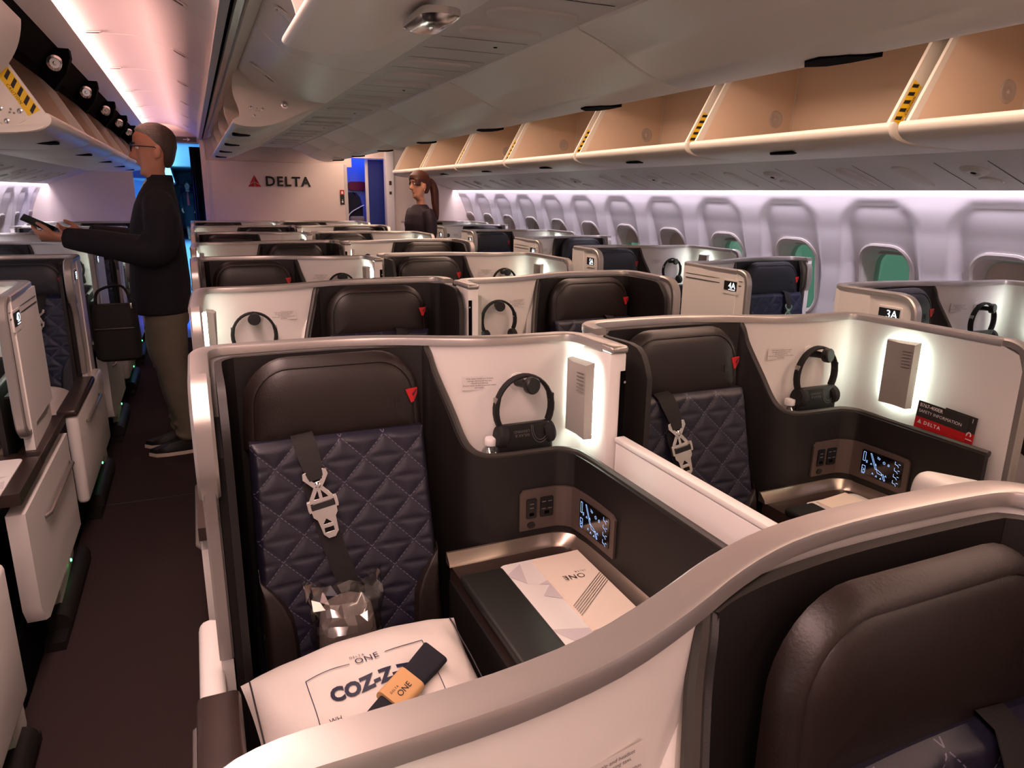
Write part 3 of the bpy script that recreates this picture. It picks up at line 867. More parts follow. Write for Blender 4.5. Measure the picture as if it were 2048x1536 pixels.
# aisle ceilings, one over each aisle
arch = [(-.60, 2.118), (-.50, 2.128), (-.42, 2.136), (-.34, 2.142), (-.236, 2.149), (-.16, 2.146), (-.095, 2.132), (-.03, 2.104), (.03, 2.072), (.08, 2.044), (.109, 2.026), (.125, 2.005)]
def ceiling(right):
    fx = mirx if right else (lambda x: x)
    P = smooth([Vector((x, 0, z)) for x, z in arch], 3)
    mb = MB(); ys = []; y = -2.35
    joints = [4.0 - 1.06 * k for k in range(7)] + [4.0 + 1.06 * k for k in range(1, 5)]
    ys = sorted([YB] + [j for j in joints if YB < j < YE] + [YE])
    for a, b in zip(ys, ys[1:]):
        sec = [(a, .012), (a + .004, .0), (b - .004, .0), (b, .012)]
        rows = [[Vector((fx(p.x), yy, p.z + dz)) for p in P] for yy, dz in sec]
        mb.grid(rows, 0, flip=not right)
    # service latches by the joints
    for j in joints:
        if not 1 < j < YE - .3: continue
        for t in (.30, .72):
            i = int(t * (len(P) - 1)); p = P[i]; q = P[i + 1]; tg = (q - p).normalized()
            c = Vector((p.x, j - .06, p.z - .003)); nrm = Vector((tg.z, 0, -tg.x))
            for s, h, mi in ((1., .004, 0), (.72, .0055, 2)):
                ring = [c + tg * (a * s) + YAX * (b * s) + nrm * h for a, b in rrect(.075, .022, .008, 3)]
                base = [v - nrm * .004 for v in ring]
                mb.loft([[Vector((fx(v.x), v.y, v.z)) for v in rr] for rr in (base, ring)], mi)
    return mb
struct('ceiling', ceiling(False), ['ceil', 'gap', 'char'])
struct('ceiling_right', ceiling(True), ['ceil', 'gap', 'char'])

def closeouts(right):
    fx = mirx if right else (lambda x: x)
    mb = MB()
    def run(sec, mi, y0=YB, y1=YE):
        mb.loft([[Vector((fx(x), y, z)) for x, z in sec] for y in (y0, y1)], mi)
    run([(-.380, 2.064), (-.374, 2.072), (-.378, 2.078), (-.44, 2.024), (-.444, 2.012)], 0)            # beige cove lip beside the outboard bins
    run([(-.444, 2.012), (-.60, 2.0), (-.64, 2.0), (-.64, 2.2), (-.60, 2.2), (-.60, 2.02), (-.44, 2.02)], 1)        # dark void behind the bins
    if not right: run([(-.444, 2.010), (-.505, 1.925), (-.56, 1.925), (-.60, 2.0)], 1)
    run([(.124, 2.004), (.127, 1.998), (.156, 1.998), (.158, 2.006), (.14, 2.03)], 2)     # metal rail
    run([(.156, 2.02), (.156, 2.03), (.178, 2.03), (.178, 2.02)], 1)
    run([(.170, 2.010), (.174, 2.000), (.196, 2.004), (.205, 2.02), (.19, 2.04)], 3)
    run([(.205, 2.020), (.212, 2.012), (.262, 2.045), (.30, 2.20), (.2, 2.2)], 0)
    return mb
struct('trim_4', closeouts(False), ['bin', 'gap', 'silver', 'rail'])
struct('trim_5', closeouts(True), ['bin', 'gap', 'silver', 'rail'])
mb = MB(); mb.box((-1.75, YB, 2.22), (3.47, YE, 2.26)); struct('ceiling_crown', mb, 'gap')

# ---------------- overhead bins
BP = 1.10
def caution(mb, c, ex, ey, L=.20, Wd=.052, mi=(0, 1)):
    """diagonal hazard strip with the word CAUTION; lies in the ex (long) / ey plane"""
    nz = ex.cross(ey)
    mb.add([c + ex * a + ey * b + nz * .0012 for a, b in ((-L / 2, -Wd / 2), (L / 2, -Wd / 2), (L / 2, Wd / 2), (-L / 2, Wd / 2))], [[0, 1, 2, 3]], mi[0])
    n = 5; s = L / n; lo = -Wd / 2 + .014
    for k in range(n):
        a0 = -L / 2 + k * s
        q = [(a0 + .1 * s, Wd / 2 - .003), (a0 + .1 * s + s * .42, Wd / 2 - .003), (min(L / 2, a0 + .42 * s + s * .62), lo), (min(L / 2, a0 + .58 * s), lo)]
        mb.add([c + ex * a + ey * b + nz * .002 for a, b in q], [[3, 2, 1, 0]], mi[1])
    put_text(mb, 'CAUTION', .013, c + ey * (-Wd / 2 + .0065) + nz * .002, ex, ey, mi[1], spacing=1.25)

def hinge_plate(mb, c, ex, ey, mi=0, mm=1):
    nz = ex.cross(ey)
    o = [(-.040, .028), (.030, .030), (.044, .012), (.040, -.018), (.008, -.036), (-.022, -.036), (-.040, -.018)]
    mb.prism(o, lambda a, b, t: c + ex * a + ey * b + nz * (.004 - t), .004, mi)
    for a, b in ((-.026, .017), (.030, .012), (-.012, -.022)):
        mb.lathe([(.008, 0), (.008, .004), (.004, .005), (0, .003)], c + ex * a + ey * b + nz * .004, nz, mm, 10)
    for a, b in ((.004, .016), (.012, .004), (.0, .006)): mb.lathe([(.004, 0), (.003, .004), (0, .004)], c + ex * a + ey * b + nz * .004, nz, mm, 8)

LABN = ['nearest', 'second', 'third', 'fourth', 'fifth', 'sixth', 'seventh', 'eighth', 'ninth']
def outboard_bin(y0, y1, right, label):
    fx = (lambda x: x) if right else mirx
    def Q(x, y, z): return Vector((fx(x), y, z))
    rev = (lambda f: f) if right else (lambda f: f[::-1])
    r = thing('overhead_bin', label, 'overhead bin', (fx(2.45), (y0 + y1) / 2, 1.63), 'open overhead bins along the right wall' if right else 'open overhead bins along the left wall')
    base = Vector(r.location)
    def prt(n, mb, m, par=r, **k):
        mb.v = [p - base for p in mb.v]; return part(n, mb, m, par, **k)
    # trough: outside and rolled lip
    outer = [(2.165, 1.700), (2.158, 1.708), (2.146, 1.708), (2.138, 1.700), (2.136, 1.688), (2.142, 1.672), (2.165, 1.655), (2.21, 1.643), (2.30, 1.634), (2.45, 1.630), (2.58, 1.632), (2.68, 1.640)]
    inner = [(2.68, 1.662), (2.5, 1.655), (2.3, 1.660), (2.20, 1.672), (2.170, 1.690)]
    ya, yb = y0 + .014, y1 - .014
    mb = MB(); pts = smooth([Vector((x, 0, z)) for x, z in outer], 3)
    secs = [(ya, .010), (ya + .004, .003), (ya + .016, 0), (yb - .016, 0), (yb - .004, .003), (yb, .010)]
    cxz = Vector((2.4, 0, 1.70))
    rings = []
    for yy, sh in secs:
        ring = []
        for p in pts + [Vector((x, 0, z)) for x, z in inner]:
            dv = (cxz - p); dv.normalize(); q = p + dv * sh; ring.append(Q(q.x, yy, q.z))
        rings.append(ring if right else ring[::-1])
    mb.loft(rings, 0)
    # end plates
    end = [(2.150, 1.70), (2.30, 1.965), (2.42, 2.14), (2.74, 2.14), (2.73, 1.655), (2.45, 1.64), (2.25, 1.648), (2.165, 1.668)]
    prt('bin_bucket', mb, 'bin')
    mb = MB(); bk = [(2.70, 1.65), (2.715, 1.75), (2.73, 1.95), (2.735, 2.14)]
    mb.grid([[Q(x, y, z) for x, z in bk] for y in ((y0 + .0425, y1 - .0425) if right else (y1 - .0425, y0 + .0425))])
    mb.grid([[Q(x + .012, y, z) for x, z in bk] for y in ((y1 - .03, y0 + .03) if right else (y0 + .03, y1 - .03))])
    for yy, fl in ((y0 + .0426, not right), (y1 - .0426, right)):
        lin_ = [(2.185, 1.70), (2.32, 1.955), (2.43, 2.135), (2.735, 2.135), (2.70, 1.655), (2.45, 1.655), (2.25, 1.668)]
        mb.poly([Q(a, yy, b) for a, b in (lin_ if fl else lin_[::-1])])
    prt('back_lining', mb, 'binin')
    for s in (0, 1):
        yy = y0 + .030 if s == 0 else y1 - .042
        mb = MB(); mb.prism(end if right else end[::-1], lambda a, b, t: Q(a, yy + t, b), .012)
        e = prt('end_plate', mb, 'bin')
        if s == 0:
            mb = MB(); ax = Vector((fx(2.30) - fx(2.15), 0, .265)).normalized()
            perp = Vector((ax.z, 0, -ax.x)) if right else Vector((-ax.z, 0, ax.x))      # into the plate
            c = Q(2.163, yy, 1.712) + ax * .083 + perp * .024
            ex = ax; ey = -perp if right else -perp
            nz = ex.cross(ey)
            if nz.y > 0: ex = -ax
            caution(mb, c, ex, ey, .15, .042); prt('caution_sticker', mb, ['yellow', 'ink'], e)
            mb = MB(); hinge_plate(mb, Q(2.258, yy, 1.700), Vector((1, 0, 0)), ZAX); prt('hinge_plate', mb, ['bin', 'chrome'], e)
    mb = MB(); c = Q(2.615, y1 - .0432, 1.826); nx = Vector((0, -1, 0))
    mb.lathe([(.040, 0), (.038, .004), (.03, .005), (.026, .003), (.010, .003), (.008, .009), (.0, .010)], c, nx, 0, 24)
    prt('lock_disc', mb, 'shade')
    mb = MB(); cy = (y0 + y1) / 2 + .03
    zl = 1.6385
    latch = [(2.200, -.08), (2.255, -.05), (2.285, .0), (2.280, .05), (2.25, .09), (2.212, .055), (2.200, .0)]
    mb.loft([[Q(x, cy + b, zl + .004) for x, b in (latch if right else latch[::-1])], [Q(x, cy + b, zl - .0035) for x, b in (latch if right else latch[::-1])]])
    prt('latch', mb, 'gap')
    return r

for i in range(-2, 6):
    y0 = 1.77 + BP * i
    outboard_bin(y0, y0 + BP, True, 'open right-wall bin, %s' % (('partly behind the camera', 'mostly cut off by the right edge of the photo', 'biggest and nearest with a full caution strip beside it', 'second from the right edge', 'third from the right edge', 'fourth from the right edge', 'fifth from the right edge', 'smallest and farthest, above the woman')[i + 2]))
for i in range(0, 5):
    y0 = 3.0 + BP * i
    outboard_bin(y0, y0 + BP, False, 'open overhead bin on the left wall, %s' % ('nearest, showing its end plate and large caution sticker', 'second from the front', 'third from the front', 'just before the standing man\'s face', 'farthest, behind the standing man\'s head')[i])

# closed bin over the near end of the left wall
def closed_bin(y0, y1, prof, label, mirr=False, handle=None, grp=None):
    fx = mirx if mirr else (lambda x: x)
    pts = smooth([Vector((x, 0, z)) for x, z in prof], 4)
    r = thing('overhead_bin', label, 'overhead bin', (fx(prof[len(prof) // 2][0]), (y0 + y1) / 2, prof[0][1]), grp)
    base = Vector(r.location)
    mb = MB(); ya, yb = y0 + .004, y1 - .004
    cen = Vector((sum(p.x for p in pts) / len(pts) + .15, 0, 2.2))
    rings = []
    for yy, sh in ((ya, .008), (ya + .006, .0), (yb - .006, 0), (yb, .008)):
        rows = []
        for p in pts + [Vector((pts[-1].x + .02, 0, pts[-1].z + .06)), Vector((pts[0].x + .12, 0, pts[0].z + .06))]:
            dv = (cen - p).normalized(); q = p + dv * sh; rows.append(Vector((fx(q.x), yy, q.z)) - base)
        rings.append(rows if mirr else rows[::-1])
    mb.loft(rings, 0)
    part('bin_door', mb, 'bin', r)
    if handle is not None:
        i = handle; p, q = pts[i], pts[i + 1]; tg = (q - p).normalized(); nrm = Vector((tg.z, 0, -tg.x))
        if nrm.z > 0: nrm = -nrm
        c = p.lerp(q, .5); cy = (y0 + y1) / 2 + .10
        def hp(o, off): return [Vector((fx((c + tg * a + nrm * off).x), cy + b, (c + tg * a + nrm * off).z)) - base for a, b in o]
        mb = MB(); o = rrect(.135, .056, .026, 5); o2 = rrect(.122, .043, .020, 5)
        for A, B, mi in ((o, o2, 0),):
            mb.loft([hp(A, -.001), hp(A, .004), hp(B, .005), hp(B, .001)], mi)
        mb.poly(hp(o2, .0012), 1)
        mb.loft([hp([(a - .02, b) for a, b in rrect(.07, .036, .01, 3)], .001), hp([(a - .02, b) for a, b in rrect(.066, .030, .01, 3)], .004)], 0)
        part('door_handle', mb, ['bin', 'char'], r)
    return r
cprof = [(.262, 2.062), (.30, 2.015), (.351, 1.970), (.41, 1.945), (.466, 1.932), (.554, 1.918), (.690, 1.908)]
closed_bin(2.97, 4.06, cprof, 'closed centre bin with a long finger handle, beside the far open centre bins', handle=7, grp='closed centre bins')
closed_bin(1.88, 2.97, cprof, 'closed centre bin whose handle is half hidden behind the nearest lowered bin', handle=7, grp='closed centre bins')
lp = [(-.405, 1.955), (-.40, 1.90), (-.42, 1.84), (-.47, 1.78), (-.56, 1.72), (-.70, 1.68), (-.95, 1.655)]
lp = [(-.455, 2.035), (-.462, 1.96), (-.49, 1.885), (-.55, 1.81), (-.66, 1.74), (-.80, 1.69), (-.96, 1.66)]
closed_bin(1.9, 2.985, [(mirx(x), z) for x, z in lp], 'closed white bin curving in at the top left corner of the photo', True)
closed_bin(.8, 1.9, [(mirx(x), z) for x, z in lp], 'closed white bin overhead left, beyond the top edge', True)

# lowered centre bins
def centre_bin(y0, y1, right, label):
    fx = mirx if right else (lambda x: x)
    def Q(x, y, z): return Vector((fx(x), y, z))
    r = thing('overhead_bin', label, 'overhead bin', (fx(.45), (y0 + y1) / 2, 1.8), 'lowered centre bins facing the right aisle' if right else 'lowered centre bins facing the left aisle')
    base = Vector(r.location)
    def prt(n, mb, m, par=r, **k):
        mb.v = [p - base for p in mb.v]; return part(n, mb, m, par, **k)
    outer = [(.262, 1.816), (.250, 1.820), (.236, 1.816), (.227, 1.806), (.228, 1.795), (.25, 1.785), (.31, 1.778), (.38, 1.783), (.45, 1.803), (.53, 1.838), (.61, 1.876), (.692, 1.906)]
    inner = [(.70, 1.925), (.6, 1.898), (.5, 1.852), (.4, 1.815), (.30, 1.808)]
    pts = smooth([Vector((x, 0, z)) for x, z in outer], 3); cxz = Vector((.45, 0, 1.9))
    ya, yb = y0 + .004, y1 - .004
    mb = MB(); rings = []
    for yy, sh in ((ya, .004), (ya + .004, 0), (yb - .004, 0), (yb, .004)):
        ring = []
        for p in pts + [Vector((x, 0, z)) for x, z in inner]:
            dv = (cxz - p).normalized(); q = p + dv * sh; ring.append(Q(q.x, yy, q.z))
        rings.append(ring[::-1] if right else ring)
    mb.loft(rings)
    prt('bin_bucket', mb, 'bin')
    end = [(.245, 1.812), (.262, 1.835), (.258, 1.87), (.240, 1.93), (.238, 2.0), (.256, 2.068), (.30, 2.15), (.70, 2.15), (.70, 1.915), (.62, 1.885), (.53, 1.845), (.45, 1.81), (.38, 1.79), (.30, 1.795)]
    ends = smooth([Vector((a, 0, b)) for a, b in end[:6]], 4); poly = [(p.x, p.z) for p in ends] + end[6:]
    for yy in (y0 + .008, y1 - .020):
        mb = MB(); mb.prism(poly[::-1] if right else poly, lambda a, b, t: Q(a, yy + t, b), .012)
        e = prt('end_plate', mb, 'bin')
        if yy < y0 + .01 and not right:
            mb = MB(); hinge_plate(mb, Q(.345, yy, 1.855), Vector((1, 0, 0)), ZAX); prt('hinge_plate', mb, ['bin', 'chrome'], e)
            mb = MB(); mb.lathe([(.019, 0), (.019, .003), (.012, .004), (.006, .012), (0, .013)], Q(.488, yy, 1.895), (0, -1, 0), 0, 18); prt('pivot_knob', mb, 'chrome', e)
    cy = (y0 + y1) / 2 + (.0 if right else .08)
    latch = [(.252, -.09), (.32, -.060), (.352, .0), (.345, .05), (.300, .095), (.262, .06), (.250, .0)]
    mb = MB(); L = latch[::-1] if right else latch
    mb.loft([[Q(x, cy + b, 1.798) for x, b in L], [Q(x, cy + b, 1.7740) for x, b in L]])
    if y0 > 1 or right: prt('latch', mb, 'gap')
    return r
jr = [1.0 + BP * k for k in range(-1, 7)]
for i, y0 in enumerate([-.29, .81, 1.91 - .0, 3.02, 4.12, 5.22, 6.32, 7.25]):
    y1 = [.81, 1.91, 3.02, 4.12, 5.22, 6.32, 7.25, 8.3][i]
    if i > 0: centre_bin(y0, y1, True, 'belly of the lowered centre bin facing the right aisle, %s from the camera' % ['', 'nearest', 'second', 'third', 'fourth', 'fifth', 'sixth', 'farthest'][i])
nb = centre_bin(.78, 1.88, False, 'lowered centre bin overhead, cut by the top edge, with a shiny latch under it')
mb = MB(); rings = []
for z, s in ((1.790, .55), (1.780, 1.), (1.768, 1.), (1.760, .7)):
    rings.append([Vector((.44 + a * s, 1.40 + b * s, z)) - nb.location for a, b in rrect(.075, .17, .03, 5)])
mb.loft(rings[::-1], 0); part('latch', mb, 'chrome', nb, label='shiny metal latch')
for i in range(4):
    y0 = 4.09 + 1.05 * i
    centre_bin(y0, y0 + 1.05, False, 'lowered centre bin facing the left aisle, %s' % ('nearest, showing its end plate and pivot knob', 'second of four', 'third of four', 'farthest, next to the bulkhead')[i])
# pivot brackets with round knobs over the left bins
for k in range(5):
    y = 3.56 + .96 * k
    r = thing('pivot_bracket', 'black pivot bracket with a round metal knob above the left bins, %s from the camera' % LABN[k], 'bracket', (-.468, y, 1.95), 'black pivot brackets above the left bins')
    o = [(.07, .05), (.072, .02), (.05, -.045), (.0, -.11), (-.045, -.06), (-.045, .05)]
    mb = MB(); mb.prism(o, lambda a, b, t: Vector((a, t - .015, b)), .06); part('bracket_plate', mb, 'gap', r)
    mb = MB(); mb.lathe([(.030, 0), (.030, .006), (.020, .010), (.018, .006), (.008, .006), (.006, .014), (0, .014)], Vector((.015, -.016, -.008)), (0.35, -1, -.1), 0, 22); part('knob', mb, 'chrome', r)

# centre service strip between the two rows of centre bins
mb = MB(); mb.loft([[Vector((x, y, z)) for x, z in ((.68, 1.918), (.70, 1.912), (1.02, 1.912), (1.04, 1.918), (1.04, 1.94), (.68, 1.94))] for y in (YB, 8.3)])
for k in range(-2, 9):
    y = 1.1 * k + .35
    for yy in (y, y + .22, y + .74, y + .92):
        if yy > 8.2 or yy < YB: continue
        mb.add([Vector((x, yy + a, 1.9112)) for x in (.72, 1.0) for a in (0, .004)], [[0, 1, 3, 2]], 1)
    for yy, wy in ((y + .11, .11), (y + .40, .13), (y + .62, .10)):
        if yy > 8.1: continue
        mb.loft([[Vector((.86 + a * s, yy + b * s, z)) for a, b in rrect(.25, wy, wy * .48, 6)] for s, z in ((1, 1.912), (.97, 1.905), (.86, 1.901))][::-1], 0)
    mb.lathe([(.007, 0), (.006, .002), (0, .002)], (.93, y + .83, 1.912), (0, 0, -1), 1, 10)
struct('trim_6', mb, ['psu', 'gap'])

# ---------------- bulkhead
mb = MB(); mb.box((.18, YE - .06, 0), (1.735, YE, 1.785), 0, r=.006)
mb.box((.185, YE - .064, 0), (.215, YE - .058, 1.78), 1); mb.box((1.70, YE - .064, 0), (1.735, YE - .058, 1.78), 1)
struct('wall_bulkhead', mb, ['bulk', 'frame'])
mb = MB(); mb.box((.13, YE - .02, 1.75), (1.80, YE + .05, 2.25)); mb.box((-.60, YE - .02, 2.035), (.18, YE + .05, 2.25)); mb.box((1.74, YE - .02, 1.86), (2.35, YE + .05, 2.25))
mb.box((.13, YE - .05, 0), (.18, YE + .06, 2.06)); struct('wall_bulkhead_upper', mb, 'bulk')
mb = MB(); mb.box((-1.75, YE - .06, 0), (-.56, YE, 2.25)); struct('wall_bulkhead_left', mb, 'bulk')
mb = MB(); mb.box((2.30, YE - .06, 0), (3.47, YE, 2.25)); struct('wall_bulkhead_right', mb, 'bulk')
mb = MB(); mb.box((2.20, YE - .10, 0), (2.30, YE + .03, 1.95), 0, r=.01)
for z, h in ((1.55, .05), (1.44, .035)): mb.box((2.235, YE - .104, z), (2.265, YE - .10, z + h), 1)
struct('door_1', mb, ['sidewall', 'char'])
# airline name on the bulkhead
r = thing('wall_lettering', 'dark raised airline name with a red triangle emblem on the pale bulkhead', 'sign', (.96, YE - .06, 1.625))
mb = MB(); put_text(mb, 'DELTA', .150, (.085, -.006, -.06), (1, 0, 0), (0, 0, 1), 0, extrude=.005, spacing=1.18, bold=.0035); part('letters', mb, 'ink', r)
mb = MB(); put_logo(mb, .13, (-.285, -.008, -.118), (1, 0, 0), (0, 0, 1)); part('emblem', mb, ['red', 'darkred'], r)
r = thing('safety_sign', 'small red and black sign with a white arrow at the bulkhead edge', 'sign', (1.665, YE - .0665, 1.40))
mb = MB(); mb.box((-.025, -.003, .03), (.025, .002, .085), 0); mb.box((-.025, -.003, -.085), (.025, .002, .03), 1)
mb.loft([[Vector((a, -.0035, .055 + b)) for a, b in rrect(.022, .032, .006, 3)], [Vector((a, -.0045, .055 + b)) for a, b in rrect(.022, .032, .006, 3)]], 2)
mb.box((-.003, -.005, -.055), (.003, -.0035, -.025), 2); mb.poly([(-.013, -.0045, -.05), (0, -.0045, -.068), (.013, -.0045, -.05), (0, -.0045, -.046)], 2)
part('sign_plate', mb, ['red', 'ink', 'whiteink'], r)
r = thing('exit_sign', 'grey boxed aisle sign with a white arrow under the door header', 'sign', (-.13, YE - .0, 2.0))
mb = MB(); mb.box((-.20, -.04, -.045), (.26, .03, .035), 0, r=.012); part('sign_box', mb, 'lampbody', r)
mb = MB(); mb.box((-.18, -.043, -.032), (.235, -.0405, .022), 0); part('sign_face', mb, 'char', r)
mb = MB(); mb.box((.10, -.046, -.009), (.16, -.0435, -.003), 0); mb.poly([(.14, -.0455, .014), (.172, -.0455, -.006), (.14, -.0455, -.026), (.15, -.0455, -.006)], 0); part('arrow', mb, 'whiteink', r)
mb = MB(); mb.box((-.53, 7.85, .0), (-.04, 9.6, .004)); struct('trim_8', mb, 'bluewall')
# end wall behind the camera
mb = MB(); mb.box((-1.75, YB - .05, 0), (3.47, YB, 2.25)); struct('wall_rear', mb, 'bulk')

# ---------------- galley and next cabin beyond the doorways
YF = 31.
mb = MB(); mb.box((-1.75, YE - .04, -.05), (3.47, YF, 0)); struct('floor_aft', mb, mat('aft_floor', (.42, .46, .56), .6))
mb = MB(); mb.box((-1.75, YE, 2.1), (3.47, YF, 2.15)); struct('ceiling_aft', mb, 'white')
mb = MB(); mb.box((-1.75, YF, 0), (3.47, YF + .05, 2.15)); struct('wall_aft', mb, 'white')
mb = MB(); mb.box((-.95, YE + .06, 0), (-.90, YF, 2.1)); struct('wall_aft_left', mb, 'bluewall')
mb = MB(); mb.box((.50, YE + 1.0, 0), (.55, YF, 2.1)); struct('wall_aft_mid', mb, 'bluewall')
mb = MB(); mb.box((2.75, YE + .06, 0), (2.80, YF, 2.1)); struct('wall_aft_right', mb, 'bluewall')
mb = MB(); rows = []
for i in range(25):
    x = .02 + .15 * i / 24; rows.append([Vector((x, YE + .16 + .022 * math.sin(i * 1.9), z)) for z in (.25, 1.0, 1.93)])
mb.grid(rows); mb.grid([[p + Vector((0, .01, 0)) for p in q] for q in rows], flip=True)
tag(part('curtain', mb, 'curtain', ang=80), 'black curtain drawn aside at the left aisle doorway', 'curtain')
# bin row and end screen seen through the doorway
mb = MB(); mb.loft([[Vector((x, y, z)) for x, z in ((-.89, 1.62), (-.45, 1.60), (-.40, 1.66), (-.5, 2.13), (-.89, 2.13))] for y in (YE + 2.2, YF - .02)])
tag(part('overhead_bin', mb, 'bin'), 'blue-lit overhead bin seen far back through the left aisle doorway', 'overhead bin')
mb = MB(); mb.box((-.38, YF - .06, 1.30), (.20, YF - .001, 1.52)); mb.box((-.38, YF - .06, 1.62), (.40, YF - .001, 1.66)); struct('trim_7', mb, 'bluewall')
# blue panelled galley door in the right doorway
r = thing('galley_unit', 'blue-lit galley panel with a pale frame in the right aisle doorway', 'galley panel', (2.1, YE + .12, 0))
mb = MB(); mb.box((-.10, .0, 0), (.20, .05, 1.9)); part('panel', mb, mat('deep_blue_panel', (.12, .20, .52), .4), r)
mb = MB()
for lo, hi in (((-.115, -.02, .98), (-.075, .0, 1.90)), ((-.075, -.02, 1.85), (.12, 0, 1.90)), ((-.075, -.02, .98), (.12, 0, 1.04))): mb.box(lo, hi, r=.004)
part('panel_frame', mb, 'white', r)
r = thing('crew_seat', 'dark folded crew seat with pale harness in the right doorway', 'crew seat', (1.86, YE + .35, 0))
mb = MB(); rows = [[Vector((a, .02 * math.sin(z * 3) + b, z)) for a, b in rrect(w, .16, .06, 4)] for z, w in ((0, .25), (.9, .27), (1.28, .26), (1.40, .20), (1.46, .10))]
mb.loft(rows); part('back_pad', mb, 'navyfab', r)
mb = MB(); mb.tube(smooth([(-.12, -.10, 1.05), (-.05, -.11, 1.2), (.08, -.11, 1.28), (.13, -.08, 1.30)], 5), .014, flat=.5); part('harness', mb, 'whiteink', r)
mb = MB(); mb.box((-.06, -.16, .98), (.13, -.09, 1.17), 0, r=.03, seg=3); part('folded_blanket', mb, 'greyfab', r)
mb = MB(); mb.loft([[Vector((1.98 + a, y, 1.54 + b)) for a, b in rrect(.24, .11, .05, 5)] for y in (YE + .60, YE + .57)]); mb.box((1.78, YE + .6, 0), (2.7, YE + .62, 2.1), 1)
tag(part('galley_partition', mb, ['darkred', 'bluewall']), 'blue partition with a rounded red panel behind the right doorway', 'partition')
# ------------------------------------------------------------------ placing suites and seats
ROWS = [('Z', .482, True), ('A', 1.60, False), ('B', 2.72, True), ('C', 3.87, False), ('D', 5.06, True), ('E', 6.22, False), ('F', 7.40, True), ('G', 8.53, False)]
XL, XM = -.03, -.03 + W + .028
RN = {'Z': 'foreground', 'A': 'first', 'B': 'second', 'C': 'third', 'D': 'fourth', 'E': 'fifth', 'F': 'sixth', 'G': 'last'}
for n, y0, m in ROWS:
    nm = RN[n]
    desc = 'foreground suite with white curved screen across the bottom of the photo' if n == 'Z' else '%s centre-row suite on the left-aisle side, %s' % (nm, 'lamp by the aisle and seat inboard' if m else 'seat by the aisle and lamp inboard')
    su = suite(XL - (.02 if n == 'Z' else 0), y0, m, 'mid' if m else 'aisle', 'aisle' if m else 'mid', desc, group='left suites of the centre section')
    so = seat(XL + (.017 if n == 'Z' else 0), y0, m, 'brown', 'brown leather seat of the foreground suite, cut off at the right bottom corner' if n == 'Z' else
         'brown and quilted navy seat in the %s centre row, left of the pair' % nm, 'brown headrest seats of the centre section')
    if n == 'Z': so.location.z = -.004; su.scale.x = 1.042
    suite(XM, y0, m, 'aisle' if m else 'mid', 'mid' if m else 'aisle', '%s centre-row suite on the right-aisle side, %s' % (nm if n != 'Z' else 'nearest', 'seat by the aisle' if m else 'lamp and side wall by the aisle'), group='right suites of the centre section')
    seat(XM, y0, m, 'brown', 'brown and quilted navy seat in the %s centre row, right of the pair' % (nm if n != 'Z' else 'nearest'), 'brown headrest seats of the centre section')
for n, y0, m in ROWS:
    if n == 'Z': prev = y0; continue
    prev = y0
    r = thing('privacy_divider', 'white sliding divider between the two seats of the %s centre row' % RN[n], 'privacy divider', (XL + W - .018, y0 - .31, .5), 'white privacy dividers of the centre section')
    mb = MB(); mb.box((-.013, -.75, .06), (.013, 0, .425), r=.004); part('divider_panel', mb, 'white', r)
    mb = MB(); mb.box((-.016, -.75, .425), (.010, 0, .437), 0, r=.003); mb.box((.0105, -.75, .418), (.0165, 0, .431), 1); part('top_strip', mb, ['white', 'char'], r)

XR, XW = 2.245, -.54 - W
SR = [('2A', 1.02, True), ('3A', 2.03, False), ('4A', 3.11, True), ('5A', 4.17, False), ('6A', 5.25, True), ('7A', 6.33, False), ('8A', 7.40, True), ('9A', 8.45, False)]
for s, y0, m in SR:
    suite(XR, y0, m, 'window' if m else 'aisle', 'aisle' if m else 'window',
          'right window suite with seat sign %s on its aisle panel' % s if s in ('3A', '4A', '5A', '6A', '7A') else
          ('right window suite at the right edge beside the near safety card wall' if s == '2A' else 'right window suite %s the bulkhead' % ('one row before' if s == '8A' else 'right before')),
          s if s != '2A' else None, 'window suites along the right wall')
    seat(XR, y0, m, 'navy', ('navy window seat behind the %s sign' % s) if s in ('3A', '4A', '5A', '6A', '7A') else ('navy window seat at the right edge, nearest of the right wall' if s == '2A' else 'navy window seat near the right bulkhead, %s' % ('second last' if s == '8A' else 'last')), 'navy headrest window seats, right wall')
SL = [('3D', 2.05, True), ('4D', 3.13, False), ('5D', 4.18, True), ('6D', 5.28, False), ('7D', 6.36, True), ('8D', 7.42, False), ('9D', 8.45, True)]
for s, y0, m in SL:
    suite(XW, y0, m, 'aisle' if m else 'window', 'window' if m else 'aisle',
          'left window suite with seat sign %s on its aisle edge' % s if s in ('4D', '5D') else
          {'3D': 'dark near-left window suite cut by the lower left corner', '6D': 'left window suite with lit headset niche just past the standing man', '7D': 'left window suite right behind the man\'s forearm', '8D': 'left window suite second from the left bulkhead', '9D': 'left window suite against the left bulkhead'}[s],
          s if s != '3D' else None, 'window suites along the left wall')
    seat(XW, y0, m, 'navy', {'3D': 'navy window seat at the lower left corner', '4D': 'navy window seat beside the 4D sign', '5D': 'dark navy quilted window seat with the 5D sign', '6D': 'navy window seat hidden behind the standing man', '7D': 'navy window seat below the man\'s phone', '8D': 'dark headrest peeking over the left rails, second last', '9D': 'dark headrest peeking over the left rails, last'}[s], 'navy headrest window seats, left wall')

